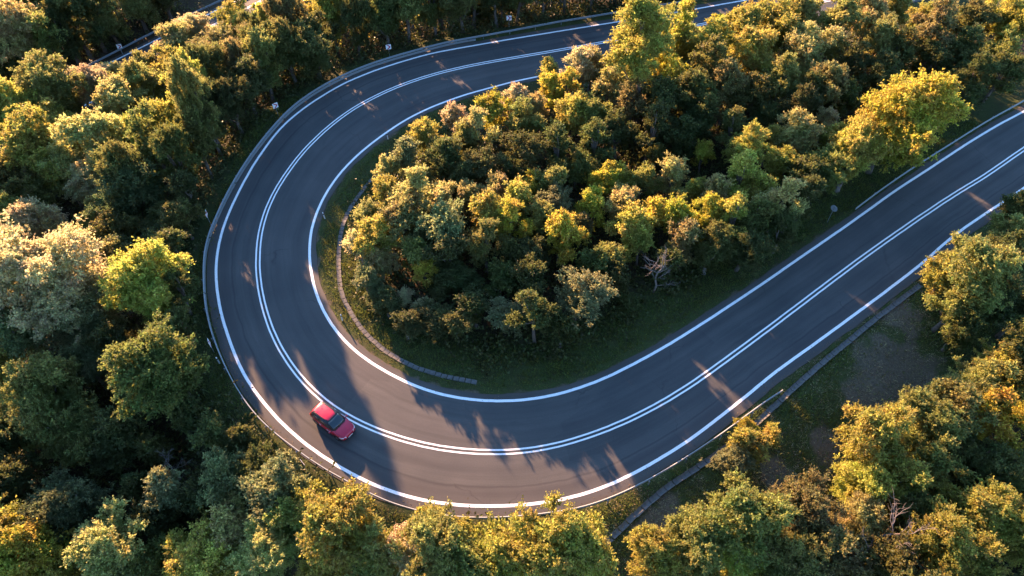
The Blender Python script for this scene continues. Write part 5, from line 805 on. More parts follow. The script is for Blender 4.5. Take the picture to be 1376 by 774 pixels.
def ground_material():
    m, nt, p = material("forest_ground")
    L = nt.links
    tc = N(nt, "ShaderNodeTexCoord")
    at = N(nt, "ShaderNodeAttribute", attribute_name="bare")
    ag = N(nt, "ShaderNodeAttribute", attribute_name="verge")
    n1 = N(nt, "ShaderNodeTexNoise", i_Scale=.5, i_Detail=8.0, i_Roughness=.65); L.new(tc.outputs["Object"], n1.inputs["Vector"])
    n2 = N(nt, "ShaderNodeTexNoise", i_Scale=5.0, i_Detail=8.0, i_Roughness=.75); L.new(tc.outputs["Object"], n2.inputs["Vector"])
    leaf = ramp(nt, n2.outputs["Fac"], [(.3, (.022, .017, .010)), (.5, (.040, .030, .017)), (.72, (.075, .055, .03))]).outputs[0]
    grass = ramp(nt, n2.outputs["Fac"], [(.3, (.026, .034, .011)), (.6, (.050, .064, .018)), (.8, (.095, .09, .034))]).outputs[0]
    c = mixc(nt, ag.outputs["Fac"], leaf, grass)
    patchy = ramp(nt, n1.outputs["Fac"], [(.45, (0, 0, 0)), (.62, (1, 1, 1))]).outputs[0]
    c = mixc(nt, math_n(nt, 'MULTIPLY', patchy, .45), c, leaf)
    soil = ramp(nt, n2.outputs["Fac"], [(.3, (.050, .042, .028)), (.55, (.105, .086, .058)), (.8, (.18, .148, .10))]).outputs[0]
    bm_ = math_n(nt, 'ADD', at.outputs["Fac"], math_n(nt, 'MULTIPLY', math_n(nt, 'SUBTRACT', n1.outputs["Fac"], .5), 1.3))
    bf = ramp(nt, bm_, [(.42, (0, 0, 0)), (.62, (1, 1, 1))]).outputs[0]
    c = mixc(nt, bf, c, soil)
    L.new(c, p.inputs["Base Color"]); p.inputs["Roughness"].default_value = .95; p.inputs["Specular IOR Level"].default_value = .15
    bp = N(nt, "ShaderNodeBump", i_Strength=.8, i_Distance=.12); L.new(n2.outputs["Fac"], bp.inputs["Height"]); L.new(bp.outputs[0], p.inputs["Normal"])
    return m

def leaf_material(name, trans=.38, vary=.35, col=None):
    """colour comes from the tree's own object colour; each leaf varies a little"""
    m, nt, p = material(name)
    L = nt.links
    oi = N(nt, "ShaderNodeObjectInfo")
    geo = N(nt, "ShaderNodeNewGeometry")
    tc = N(nt, "ShaderNodeTexCoord")
    base = oi.outputs["Color"]
    if col is not None:
        rgb = N(nt, "ShaderNodeRGB"); rgb.outputs[0].default_value = (*col, 1); base = rgb.outputs[0]
    rnd = geo.outputs["Random Per Island"]
    n1 = N(nt, "ShaderNodeTexNoise", i_Scale=.55, i_Detail=2.0)
    va = N(nt, "ShaderNodeVectorMath", operation='ADD'); L.new(tc.outputs["Object"], va.inputs[0])
    mm = math_n(nt, 'MULTIPLY', oi.outputs["Random"], 50.0)
    L.new(mm, va.inputs[1]); L.new(va.outputs[0], n1.inputs["Vector"])
    # hue drift in patches: some boughs turn yellower, some stay green
    hs = N(nt, "ShaderNodeHueSaturation")
    hv = math_n(nt, 'ADD', math_n(nt, 'MULTIPLY', math_n(nt, 'SUBTRACT', n1.outputs["Fac"], .5), -.14), .5)
    hv2 = math_n(nt, 'ADD', hv, math_n(nt, 'MULTIPLY', math_n(nt, 'SUBTRACT', rnd, .5), .05))
    L.new(hv2, hs.inputs["Hue"])
    val = math_n(nt, 'ADD', 1 - vary, math_n(nt, 'MULTIPLY', rnd, 2 * vary))
    L.new(val, hs.inputs["Value"]); hs.inputs["Saturation"].default_value = 1.0
    L.new(base, hs.inputs["Color"])
    c = hs.outputs[0]
    L.new(c, p.inputs["Base Color"]); p.inputs["Roughness"].default_value = .5; p.inputs["Specular IOR Level"].default_value = .22
    tr = N(nt, "ShaderNodeBsdfTranslucent")
    tcol = N(nt, "ShaderNodeHueSaturation"); tcol.inputs["Saturation"].default_value = 1.0; tcol.inputs["Value"].default_value = 2.1
    L.new(c, tcol.inputs["Color"]); L.new(tcol.outputs[0], tr.inputs["Color"])
    mx = N(nt, "ShaderNodeMixShader"); mx.inputs[0].default_value = trans
    L.new(p.outputs[0], mx.inputs[1]); L.new(tr.outputs[0], mx.inputs[2])
    L.new(mx.outputs[0], nt.nodes["Material Output"].inputs["Surface"])
    return m

M_ASPHALT = asphalt_material("asphalt")
M_PAINT = paint_material("road_paint")
M_GROUND = ground_material()
M_LEAF = leaf_material("leaf", .52)
M_UNDER = leaf_material("undergrowth_leaf", .25, .5, (.050, .054, .014))
M_GRASS = leaf_material("grass_blade", .3, .45, (.092, .108, .022))
M_BARK = plain("bark", (.10, .078, .06), .9, noise=.45, scale=6)
M_PALEBARK = plain("pale_bark", (.18, .15, .13), .85, noise=.35, scale=8)
M_STEEL = plain("galvanised_steel", (.21, .235, .245), .6, .3, noise=.18, scale=5)
M_CONC = plain("concrete", (.09, .088, .082), .9, noise=.5, scale=3)
M_WHITE = plain("white_plastic", (.66, .66, .65), .5, noise=.08)
M_BLACK = plain("black_band", (.012, .012, .013), .5)
M_RED = plain("sign_red", (.33, .012, .04), .45, noise=.1)
M_GREYBACK = plain("sign_back", (.33, .35, .37), .5, .3, noise=.12)
M_STRAW = leaf_material("dry_grass_blade", .2, .5, (.23, .185, .10))
M_LITTER = leaf_material("fallen_leaf", .1, .6, (.13, .075, .03))

# ------------------------------------------------------------------ ground
def build_ground():
    gx = np.unique(np.r_[np.linspace(-1500, -110, 16), np.arange(-110, -72, 3), np.arange(-72, 72.01, .7), np.arange(73, 112, 3), np.linspace(113, 1500, 16)])
    gy = np.unique(np.r_[np.linspace(-700, -12, 10), np.arange(-10, 8, 3), np.arange(8, 116, .7), np.arange(117, 160, 3), np.linspace(162, 2000, 18)])
    X, Y = np.meshgrid(gx, gy)
    z, e, outer_side, f = ground_z(X, Y)
    z = z - 0.0
    V = np.stack([X.ravel(), Y.ravel(), z], 1)
    nx, ny = len(gx), len(gy)
    i = np.arange(nx * ny).reshape(ny, nx)
    Fc = np.stack([i[:-1, :-1].ravel(), i[:-1, 1:].ravel(), i[1:, 1:].ravel(), i[1:, :-1].ravel()], 1)
    me = np_mesh("ground", V, Fc, M_GROUND, True)
    bare = np.zeros(len(V)); 
    for k, (px, py) in enumerate(PATCHES):
        r = (2.6, 4.6, 3.8, 3.4, 2.6, 2.0, 2.2, 2.0)[k]
        bare = np.maximum(bare, 1 - np.hypot(V[:, 0] - px, V[:, 1] - py) / (r * 1.5))
    # worn strip of gravelly soil right at the asphalt
    bare = np.maximum(bare, .60 * (1 - sstep(.85, 1.25, e)))
    a = me.attributes.new("bare", 'FLOAT', 'POINT'); a.data.foreach_set("value", bare.astype(np.float32))
    verge = np.where(outer_side, 1 - sstep(4, 9, e), 1 - sstep(5, 9, e))
    right = sstep(18, 26, V[:, 0]) * (1 - sstep(50, 60, V[:, 1]))
    verge = np.maximum(verge, right * (outer_side) * (1 - sstep(12, 20, e)))
    a = me.attributes.new("verge", 'FLOAT', 'POINT'); a.data.foreach_set("value", verge.astype(np.float32))
    tag(obj("ground", me), kind="structure")
build_ground()

def height_at(x, y):
    return float(ground_z(np.array([x]), np.array([y]))[0][0])

# ------------------------------------------------------------------ the road
def strip_mesh(name, A, B, z, mat, cols=1, uvs=False, length=None):
    """sheet between two polylines with the same number of points"""
    A, B = np.asarray(A), np.asarray(B)
    n = len(A)
    V = []; 
    for k in range(cols + 1):
        t = k / cols
        V.append(np.c_[A * (1 - t) + B * t, np.full(n, z)])
    V = np.array(V)                                   # (cols+1, n, 3)
    i = np.arange((cols + 1) * n).reshape(cols + 1, n)
    Fc = np.stack([i[:-1, :-1].ravel(), i[1:, :-1].ravel(), i[1:, 1:].ravel(), i[:-1, 1:].ravel()], 1)
    W = V.reshape(-1, 3)
    a, b, c_ = W[Fc[0, 0]], W[Fc[0, 1]], W[Fc[0, 2]]
    if np.cross(b - a, c_ - a)[2] < 0: Fc = Fc[:, ::-1]
    me = np_mesh(name, W, Fc, mat, True)
    if uvs:
        s = np.r_[0, np.cumsum(np.linalg.norm(np.diff((A + B) / 2, axis=0), axis=1))]
        U = np.stack([np.tile(s, cols + 1), np.repeat(np.linspace(0, 1, cols + 1), n)], 1)
        uv = me.uv_layers.new(name="road")
        li = np.empty(len(me.loops), np.int32); me.loops.foreach_get("vertex_index", li)
        uv.data.foreach_set("uv", U[li].astype(np.float32).ravel())
    return me

def offset(L, d):
    t, nn = normals2d(L)
    return np.asarray(L) + nn * np.asarray(d)[..., None] if np.ndim(d) else np.asarray(L) + nn * d

def nearest(L, M):
    """for each point of L, the matching point of M that keeps the order"""
    k = [int(np.argmin(np.linalg.norm(M - p, axis=1))) for p in L]
    k = np.maximum.accumulate(k)
    w = np.array(k, float)
    ker = np.ones(9) / 9
    w = np.convolve(np.pad(w, 4, mode='edge'), ker, 'valid')
    lo = np.floor(w).astype(int); hi = np.minimum(lo + 1, len(M) - 1); fr = (w - lo)[:, None]
    return M[lo] * (1 - fr) + M[hi] * fr

# the road runs from the top, round the bend on the left, out to the right: the outer line has the inside on its left
def build_road():
    A = OUTF[::2]
    B = nearest(A, INF)
    nz = np.array([vnoise(np.array([p[0] * .8]), np.array([p[1] * .8]), 5)[0] - .5 for p in A])
    _, na = normals2d(A); 
    side = 1.0 if np.dot(na[len(A) // 2], (B - A)[len(A) // 2]) > 0 else -1.0
    dirv = (B - A) / np.linalg.norm(B - A, axis=1)[:, None]
    A2 = A - dirv * (1.0 + .16 * nz)[:, None]
    nz2 = np.array([vnoise(np.array([p[0] * .9]), np.array([p[1] * .9]), 9)[0] - .5 for p in B])
    B2 = B + dirv * (.75 + .22 * nz2)[:, None]
    road = obj("road", strip_mesh("road", A2, B2, 0.0, M_ASPHALT, 6, True))
    tag(road, kind="structure")
    # painted lines
    for nm, Lx, offs, w in (("edge_line", OUTF, (0,), .28), ("edge_line", INF, (0,), .28), ("centre_line", CENF, (-.2, .2), .165)):
        for o in offs:
            Ls = Lx
            jit = (np.array([vnoise(np.array([p[0] * 2.5]), np.array([p[1] * 2.5]), 3)[0] for p in Ls]) - .5) * .025
            me = strip_mesh(nm, offset(Ls, o - w / 2 + jit), offset(Ls, o + w / 2 + jit), .006, M_PAINT)
            tag(obj(nm, me), kind="structure")
    # far road on the upper left, a lower leg of the same climb
    P = np.linspace(0, 1, 60)[:, None]
    Cn = FAR_A + (FAR_B - FAR_A) * P
    tag(obj("far_road", strip_mesh("far_road", Cn + FAR_N * 4.2, Cn - FAR_N * 4.2, FAR_Z, M_ASPHALT, 6, True)), kind="structure")
    for o in (3.4, -3.4):
        me = strip_mesh("edge_line", Cn + FAR_N * (o - .15), Cn + FAR_N * (o + .15), FAR_Z + .006, M_PAINT)
        tag(obj("edge_line", me), kind="structure")
    for o in (.16, -.16):
        me = strip_mesh("centre_line", Cn + FAR_N * (o - .075), Cn + FAR_N * (o + .075), FAR_Z + .006, M_PAINT)
        tag(obj("centre_line", me), kind="structure")
build_road()

# ------------------------------------------------------------------ guardrails
def w_beam(L, z0, towards):
    """corrugated steel beam along L; towards = +1/-1 side that faces the traffic"""
    prof = [(-.02, .155), (.045, .12), (.055, .075), (-.025, .03), (-.03, 0), (-.025, -.03), (.055, -.075), (.045, -.12), (-.02, -.155)]
    prof = prof + [(a - .012, b) for a, b in prof[::-1]]
    t, nn = normals2d(L)
    n, k = len(L), len(prof)
    V = np.zeros((n, k, 3))
    zz = np.array(z0) if np.ndim(z0) else np.full(n, z0)
    for j, (a, b) in enumerate(prof):
        V[:, j, :2] = L + nn * (a * towards)
        V[:, j, 2] = zz + b
    i = np.arange(n * k).reshape(n, k)
    Fc = []
    for j in range(k):
        j2 = (j + 1) % k
        Fc.append(np.stack([i[:-1, j], i[1:, j], i[1:, j2], i[:-1, j2]], 1))
    Fc = np.concatenate(Fc)
    if towards > 0: Fc = Fc[:, ::-1]
    return V.reshape(-1, 3), Fc

def guardrail(L, base, towards, label, spacing=4.0, rail_z=.62, skirt=None, post_mesh=[None]):
    L = fine(np.asarray(L), .5)
    root = empty("guardrail", (L[0][0], L[0][1], base))
    tag(root, label, "guardrail", "guardrails along the road")
    ln = resample(L, 4.0)
    V, Fc = w_beam(L, base + rail_z + np.interp(np.arange(len(L)), np.arange(0, len(L), 8), rng.normal(0, .012, len(range(0, len(L), 8)))), towards)
    V = V - np.array([L[0][0], L[0][1], base])
    obj("rail", np_mesh("rail", V, Fc, M_STEEL, False), root)
    if skirt:
        P = L[skirt(L)]
        z_ = [(.035, .06), (.05, .10), (.05, .36), (.035, .40), (.02, .40), (.02, .06)]
        tt, nn_ = normals2d(P)
        W = np.zeros((len(P), 6, 3))
        for j, (a_, b_) in enumerate(z_):
            W[:, j, :2] = P + nn_ * (a_ * towards) - np.array([L[0][0], L[0][1]]); W[:, j, 2] = b_
        i = np.arange(len(P) * 6).reshape(len(P), 6)
        Fs = np.concatenate([np.stack([i[:-1, j], i[1:, j], i[1:, (j + 1) % 6], i[:-1, (j + 1) % 6]], 1) for j in range(6)])
        obj("lower_rail", np_mesh("lower_rail", W.reshape(-1, 3), Fs if towards < 0 else Fs[:, ::-1], M_STEEL), root)
    if post_mesh[0] is None:
        bm = bmesh.new()
        # sigma post and spacer bracket
        add_box(bm, (0, 0, .02), (.012, .10, 1.35))
        add_box(bm, (.03, .047, .02), (.05, .008, 1.35)); add_box(bm, (.03, -.047, .02), (.05, .008, 1.35))
        add_box(bm, (.10, 0, .60), (.12, .09, .16))
        post_mesh[0] = bm_mesh("post", bm, M_STEEL)
    pts = resample(L, spacing)
    t, nn = normals2d(pts)
    for p, a in zip(pts[1:-1], nn[1:-1]):
        d = a * towards
        o = obj("post", post_mesh[0], root)
        o.location = (p[0] - d[0] * .2 - L[0][0], p[1] - d[1] * .2 - L[0][1], 0)
        o.rotation_euler = (rng.normal(0, .012), rng.normal(0, .012), math.atan2(d[1], d[0]))
    return root

def facing(L, M):
    L = np.asarray(L); k = len(L) // 2
    _, nn = normals2d(L)
    q = M[int(np.argmin(np.linalg.norm(M - L[k], axis=1)))] - L[k]
    return 1.0 if np.dot(nn[k], q) > 0 else -1.0

guardrail(RAIL_MAIN, 0.0, facing(RAIL_MAIN, CENF), "long grey steel guardrail sweeping round the outside of the bend",
          skirt=lambda L: (L[:, 0] < -5) & ((L[:, 1] > 36) | (L[:, 1] > 70)))
guardrail(RAIL_INNER, 0.0, facing(RAIL_INNER, CENF), "thin grey guardrail beside the big yellow tree, along the right-hand stretch")
guardrail(RAIL_FAR, FAR_Z, facing(RAIL_FAR, np.array([FAR_A + (FAR_B - FAR_A) * t for t in np.linspace(0, 1, 80)])), "grey guardrail on the far road glimpsed between trees at upper left")

# ------------------------------------------------------------------ drains of concrete tiles
def tile_mesh(w, l, name, dish):
    bm = bmesh.new()
    xs = [-w / 2, -w / 4, 0, w / 4, w / 2]
    zs = [dish, dish * .25, 0, dish * .25, dish]
    top = [[bm.verts.new((x, s * l / 2, z)) for x, z in zip(xs, zs)] for s in (-1, 1)]
    bot = [[bm.verts.new((x, s * l / 2, z - .09)) for x, z in zip(xs, zs)] for s in (-1, 1)]
    for k in range(4):
        bm.faces.new((top[0][k], top[0][k + 1], top[1][k + 1], top[1][k]))
        bm.faces.new((bot[0][k + 1], bot[0][k], bot[1][k], bot[1][k + 1]))
        bm.faces.new((bot[0][k], bot[0][k + 1], top[0][k + 1], top[0][k]))
        bm.faces.new((top[1][k], top[1][k + 1], bot[1][k + 1], bot[1][k]))
    for k in (0, 4):
        bm.faces.new((bot[1][k], bot[0][k], top[0][k], top[1][k]))
    bmesh.ops.recalc_face_normals(bm, faces=bm.faces)
    return bm_mesh(name, bm, M_CONC)

def drain(L, w, gap, dish, label):
    L = np.asarray(L)
    root = empty("drainage_channel", (L[0][0], L[0][1], height_at(*L[0])))
    tag(root, label, "drain", "concrete drains beside the road")
    mids = (L[:-1] + L[1:]) / 2
    zz, _, _, _ = ground_z(mids[:, 0], mids[:, 1])
    zz = np.convolve(np.pad(zz, 2, mode='edge'), np.ones(5) / 5, 'valid')
    ln = np.linalg.norm(L[1] - L[0])
    me = tile_mesh(w, ln - gap, "tile", dish)
    for k, m in enumerate(mids):
        d = L[k + 1] - L[k]
        o = obj("tile", me, root)
        o.location = (m[0] - L[0][0] + rng.normal(0, .012), m[1] - L[0][1] + rng.normal(0, .012), zz[k] + .07 - root.location.z + rng.normal(0, .012))
        o.rotation_euler = (rng.normal(0, .025), rng.normal(0, .035), math.atan2(d[1], d[0]) - math.pi / 2 + rng.normal(0, .02))
    return root
drain(DRAIN_IN, .46, .075, .05, "curved drain of separate concrete tiles in the grass inside the bend")
drain(DRAIN_OUT, .52, .06, .12, "straight concrete drain running below the outer guardrail at lower right")

# ------------------------------------------------------------------ signs and marker posts
def chevron_sign(x, y, z, ang, label):
    z = min(z, 0.0) if z > -4 else z
    gz = height_at(x, y)
    top = max(gz + 1.9, 1.55 if gz > -3.5 else gz + 1.9)
    root = empty("chevron_sign", (x, y, gz), ang)
    tag(root, label, "sign", "chevron boards round the bend")
    bm = bmesh.new(); add_tube(bm, [(-.03, 0, -.3), (-.03, 0, top - gz + .12)], [.03, .03], 8)
    obj("pole", bm_mesh("pole", bm, M_STEEL), root)
    s = .72
    bm = bmesh.new(); add_box(bm, (0.02, 0, 0), (.025, s, s), bevel=.008)
    b = obj("board", bm_mesh("board", bm, M_WHITE), root)
    b.location = (0, 0, top - gz - s / 2 + .05)
    b.rotation_euler = (0, -.06, 0)
    # red chevron pointing along the bend, 4 mm proud of the board
    bm = bmesh.new()
    h = s / 2 - .035; w = .2
    poly = [(-.20 - w / 2, h), (-.20 + w / 2 + .02, h), (.20 + w / 2, 0), (-.20 + w / 2 + .02, -h), (-.20 - w / 2, -h), (.20 - w / 2 - .02, 0)]
    f0 = [bm.verts.new((.0365, yy + .02, zz)) for yy, zz in poly]
    f1 = [bm.verts.new((.031, yy + .02, zz)) for yy, zz in poly]
    for i in range(6):
        j = (i + 1) % 6
        bm.faces.new((f0[i], f1[i], f1[j], f0[j]))
    for q in ((0, 1, 2, 5), (5, 2, 3, 4)):
        bm.faces.new([f0[i] for i in q])
    bmesh.ops.recalc_face_normals(bm, faces=bm.faces)
    obj("chevron", bm_mesh("chevron", bm, M_RED), b)
    return root
for (x, y, z, a, lab) in CHEVRONS: chevron_sign(x, y, z, a, lab)

def marker_post(x, y, label, tilt):
    gz = height_at(x, y)
    root = empty("marker_post", (x, y, gz), rng.uniform(0, 6.28))
    root.rotation_euler = (tilt[0], tilt[1], rng.uniform(0, 6.28))
    tag(root, label, "road marker post", "white marker posts with a black band")
    def sec(z, r): return [(r * .06 * math.cos(t), r * .05 * math.sin(t), z) for t in [k * math.pi * 2 / 8 for k in range(8)]]
    def loft(name, zs, mat):
        bm = bmesh.new(); rings = [[bm.verts.new(p) for p in sec(z, r)] for z, r in zs]
        for a, b in zip(rings, rings[1:]):
            for k in range(8): bm.faces.new((a[k], a[(k + 1) % 8], b[(k + 1) % 8], b[k]))
        bm.faces.new(rings[0][::-1]); bm.faces.new(rings[-1])
        return bm_mesh(name, bm, mat)
    obj("body", loft("body", [(-.2, 1.15), (.66, 1.1)], M_WHITE), root)
    obj("band", loft("band", [(.66, 1.12), (.86, 1.12)], M_BLACK), root)
    obj("cap", loft("cap", [(.86, 1.1), (1.0, 1.05), (1.06, .5)], M_WHITE), root)
labs = ["white marker post on the grass between the inner edge line and the tiled drain",
        "white marker post close to the lower curve of the tiled drain",
        "white marker post at the top of the grass verge inside the bend"]
for (p, lab, ti) in zip(POSTS, labs, ((.04, -.03), (-.02, .03), (.0, .04))): marker_post(p[0], p[1], lab, ti)
for p in POSTS_OUT: marker_post(p[0], p[1], "white marker post just behind the guardrail, below the leftmost chevron boards", (.03, .02))

def round_sign(x, y, ang, label, pole_h, rad, disc_mat):
    gz = height_at(x, y)
    root = empty("round_sign", (x, y, gz), ang)
    tag(root, label, "sign", "round signs on poles")
    bm = bmesh.new(); add_tube(bm, [(-.035, 0, -.3), (-.035, 0, pole_h + rad * .8)], [.03, .03], 8)
    obj("pole", bm_mesh("pole", bm, M_STEEL), root)
    bm = bmesh.new()
    rings = []
    for (r, xx) in ((rad * .985, 0), (rad, .006), (rad, .022), (rad * .985, .028)):
        rings.append([bm.verts.new((xx, r * math.cos(t), pole_h + r * math.sin(t))) for t in [k * math.pi * 2 / 28 for k in range(28)]])
    for a, b in zip(rings, rings[1:]):
        for k in range(28): bm.faces.new((a[k], a[(k + 1) % 28], b[(k + 1) % 28], b[k]))
    bm.faces.new(rings[0][::-1]); bm.faces.new(rings[-1])
    bmesh.ops.recalc_face_normals(bm, faces=bm.faces)
    obj("disc", bm_mesh("disc", bm, disc_mat), root)
    bm = bmesh.new()
    for dz in (-.12, .12): add_box(bm, (-.022, 0, pole_h + dz), (.03, .3, .03))
    obj("bracket", bm_mesh("bracket", bm, M_STEEL), root)
round_sign(ROUND_SIGNS[0][0], ROUND_SIGNS[0][1], math.radians(38), "grey back of a round sign on a pole beside the right-hand stretch", 2.15, .40, M_GREYBACK)
round_sign(ROUND_SIGNS[1][0], ROUND_SIGNS[1][1], math.radians(215), "pale round sign half hidden by the tree overhanging the right edge line", 1.9, .33, M_WHITE)

# ------------------------------------------------------------------ red car
def build_car(x, y, ang):
    root = empty("car", (x, y, .008), ang)
    tag(root, "red five-door hatchback with black windows driving round the bend", "car")
    red, nt, p = material("car_paint")
    p.inputs["Base Color"].default_value = (.44, .004, .030, 1)
    p.inputs["Metallic"].default_value = .15; p.inputs["Roughness"].default_value = .32
    p.inputs["Coat Weight"].default_value = .6; p.inputs["Coat Roughness"].default_value = .06
    fl = N(nt, "ShaderNodeTexNoise", i_Scale=6.0, i_Detail=5.0); rr = ramp(nt, fl.outputs["Fac"], [(.3, (.26, .26, .26)), (.7, (.42, .42, .42))])
    nt.links.new(rr.outputs[0], p.inputs["Roughness"])
    glass = plain("car_glass", (.010, .022, .026), .06, spec=.8)
    trim = plain("black_trim", (.012, .012, .013), .45)
    rubber = plain("tyre_rubber", (.02, .02, .02), .85, noise=.2)
    alloy = plain("wheel_alloy", (.45, .45, .46), .35, .8)
    chrome = plain("chrome", (.75, .75, .76), .18, .95)
    lamp = plain("lamp_lens", (.70, .72, .74), .12, .3, spec=.9)
    tail = plain("tail_lens", (.55, .02, .01), .15, spec=.8)
    plate = plain("number_plate", (.75, .75, .72), .5)
    W = .91
    ST = [  # x, half width, bottom, shoulder height, crown height
        (-2.12, .60, .48, .82, .84), (-2.08, .76, .36, .93, .96), (-1.90, .86, .28, 1.00, 1.03), (-1.40, .905, .25, 1.01, 1.05), (-.6, .91, .23, .99, 1.03),
        (.3, .91, .23, .97, 1.01), (.95, .905, .24, .96, 1.02), (1.35, .89, .25, .92, 1.00), (1.75, .85, .28, .85, .93), (2.00, .76, .33, .76, .83), (2.10, .64, .40, .66, .71), (2.14, .48, .46, .58, .60)]
    bm = bmesh.new(); rings = []
    for (xx, hw, zb, zs, zc) in ST:
        half = [(0, zb - .03), (hw * .8, zb - .02), (hw * .97, zb + .10), (hw, zb + (zs - zb) * .45), (hw * .985, zs - .10), (hw * .95, zs - .02), (hw * .86, zs + (zc - zs) * .35), (hw * .5, zs + (zc - zs) * .85), (0, zc)]
        ring = [bm.verts.new((xx, yy, zz)) for yy, zz in half] + [bm.verts.new((xx, -yy, zz)) for yy, zz in half[-2:0:-1]]
        rings.append(ring)
    nr_ = len(rings[0])
    for a, b in zip(rings, rings[1:]):
        for k in range(nr_): bm.faces.new((a[k], a[(k + 1) % nr_], b[(k + 1) % nr_], b[k]))
    bm.faces.new(rings[0][::-1]); bm.faces.new(rings[-1])
    bmesh.ops.recalc_face_normals(bm, faces=bm.faces)
    body = obj("body", bm_mesh("body", bm, red, True), root)
    sb = body.modifiers.new("s", 'SUBSURF'); sb.levels = 1; sb.render_levels = 2
    # cabin shell: black frame; roof and glass sit 6 mm proud of it
    lo = [(-2.00, .74), (-1.75, .84), (-.7, .86), (.35, .855), (.80, .80), (1.02, .60)]
    hi = [(-1.72, .58), (-1.55, .645), (-.8, .665), (-.15, .655), (.06, .62), (.14, .50)]
    zlo = [1.00, 1.0, .99, .98, .985, 1.0]; zhi = [1.52, 1.55, 1.585, 1.575, 1.54, 1.52]
    def cab(k, t, s, out=0.0):
        a, b = lo[k], hi[k]
        xx = a[0] * (1 - t) + b[0] * t; yy = a[1] * (1 - t) + b[1] * t + .03 * math.sin(math.pi * t) + out
        return Vector((xx, s * yy, zlo[k] * (1 - t) + zhi[k] * t))
    bm = bmesh.new()
    TS = (0, .35, .7, 1.0)
    grid = {}
    for s in (1, -1):
        for k in range(6):
            for j, t in enumerate(TS): grid[(s, k, j)] = bm.verts.new(cab(k, t, s))
        for k in range(5):
            for j in range(3): bm.faces.new((grid[(s, k, j)], grid[(s, k + 1, j)], grid[(s, k + 1, j + 1)], grid[(s, k, j + 1)]))
    for j in range(3):
        bm.faces.new((grid[(1, 5, j)], grid[(-1, 5, j)], grid[(-1, 5, j + 1)], grid[(1, 5, j + 1)]))
        bm.faces.new((grid[(1, 0, j)], grid[(-1, 0, j)], grid[(-1, 0, j + 1)], grid[(1, 0, j + 1)]))
    for k in range(5): bm.faces.new((grid[(1, k, 3)], grid[(1, k + 1, 3)], grid[(-1, k + 1, 3)], grid[(-1, k, 3)]))
    bmesh.ops.recalc_face_normals(bm, faces=bm.faces)
    obj("cabin_frame", bm_mesh("cabin_frame", bm, trim, True), root)
    def patch(name, rows, mat, parent=root, thick=.006, smooth=True):
        """thin panel from a grid of points"""
        bm = bmesh.new()
        V = [[bm.verts.new(p) for p in r] for r in rows]
        fs = []
        for a, b in zip(V, V[1:]):
            for i in range(len(a) - 1): fs.append(bm.faces.new((a[i], a[i + 1], b[i + 1], b[i])))
        bmesh.ops.recalc_face_normals(bm, faces=bm.faces)
        bmesh.ops.solidify(bm, geom=bm.faces[:], thickness=thick)
        return obj(name, bm_mesh(name, bm, mat, smooth), parent)
    # roof: crowned red panel with a spoiler lip at the rear
    rows = []
    for xx, hw, z in ((-1.86, .52, 1.505), (-1.74, .60, 1.55), (-1.5, .635, 1.585), (-.8, .65, 1.62), (-.2, .64, 1.61), (.02, .60, 1.578), (.10, .54, 1.556)):
        rows.append([Vector((xx, hw * u, z - .05 * u * u)) for u in (-1, -.8, -.4, 0, .4, .8, 1)])
    patch("roof", rows, red, thick=.025)
    for s in (1, -1):
        bm = bmesh.new(); add_tube(bm, [(-1.45, s * .60, 1.585), (-1.35, s * .60, 1.622), (-.4, s * .605, 1.628), (-.28, s * .605, 1.59)], [.014] * 4, 6)
        obj("roof_rail", bm_mesh("roof_rail", bm, trim), root)
    # windscreen and rear window between the frame corners
    def between(k0, t0, t1, push):
        rows = []
        for t in np.linspace(t0, t1, 4):
            r = []
            for u in (-1, -.6, 0, .6, 1):
                a = cab(5, t, 1) if k0 == 5 else cab(0, t, 1)
                c2_ = cab(4, t, 1) if k0 == 5 else cab(1, t, 1)
                au = abs(u)
                if au > .6: q = a + (c2_ - a) * .78; yy = q.y * np.sign(u); xx = q.x
                else: yy = a.y * u / .6 * .98; xx = a.x + (.02 if k0 == 5 else -.02) * (1 - au / .6)
                r.append(Vector((xx + push, yy, a.z + .012)))
            rows.append(r)
        return rows
    ws = patch("windscreen", between(5, .04, .93, .022), glass)
    patch("rear_window", between(0, .12, .86, -.022), glass)
    bm = bmesh.new()
    for yy in (-.35, .2): add_tube(bm, [(1.07, yy + .3, 1.03), (.93, yy, 1.10), (.86, yy - .28, 1.14)], [.012] * 3, 5)
    obj("wiper", bm_mesh("wiper", bm, trim), root)
    for s in (1, -1):
        for (f0, f1) in ((1.12, 1.95), (2.06, 2.92), (3.0, 3.75)):
            rows = []
            for t in (.10, .35, .65, .9):
                r = []
                for f in np.linspace(f0 if t < .5 else f0 + (.15 if f0 < 2 else 0), f1 - (.35 * t if f1 > 3.5 else 0), 4):
                    k = int(f); fr = f - k
                    r.append(cab(k, t, s, .008) * (1 - fr) + cab(min(k + 1, 5), t, s, .008) * fr)
                rows.append(r)
            patch("side_window", rows, glass)
        # doors with handles, a hand's width proud of nothing: 6 mm off the flank
        for (x0, x1) in ((-.78, .12), (.15, 1.02)):
            rows = []
            for z, yy in ((.36, .905), (.58, .921), (.75, .920), (.885, .905)):
                rows.append([Vector((xx, s * (yy - .012 * max(0, abs(xx) - .7)), z)) for xx in np.linspace(x0, x1, 4)])
            d = patch("door", rows, red, thick=.012)
            bm = bmesh.new(); add_box(bm, (x0 + .16, s * .945, .84), (.20, .03, .035), bevel=.01)
            obj("handle", bm_mesh("handle", bm, chrome), d)
        bm = bmesh.new(); add_box(bm, (0.05, s * .935, .33), (2.0, .03, .10), bevel=.012)
        obj("sill_trim", bm_mesh("sill_trim", bm, trim), root)
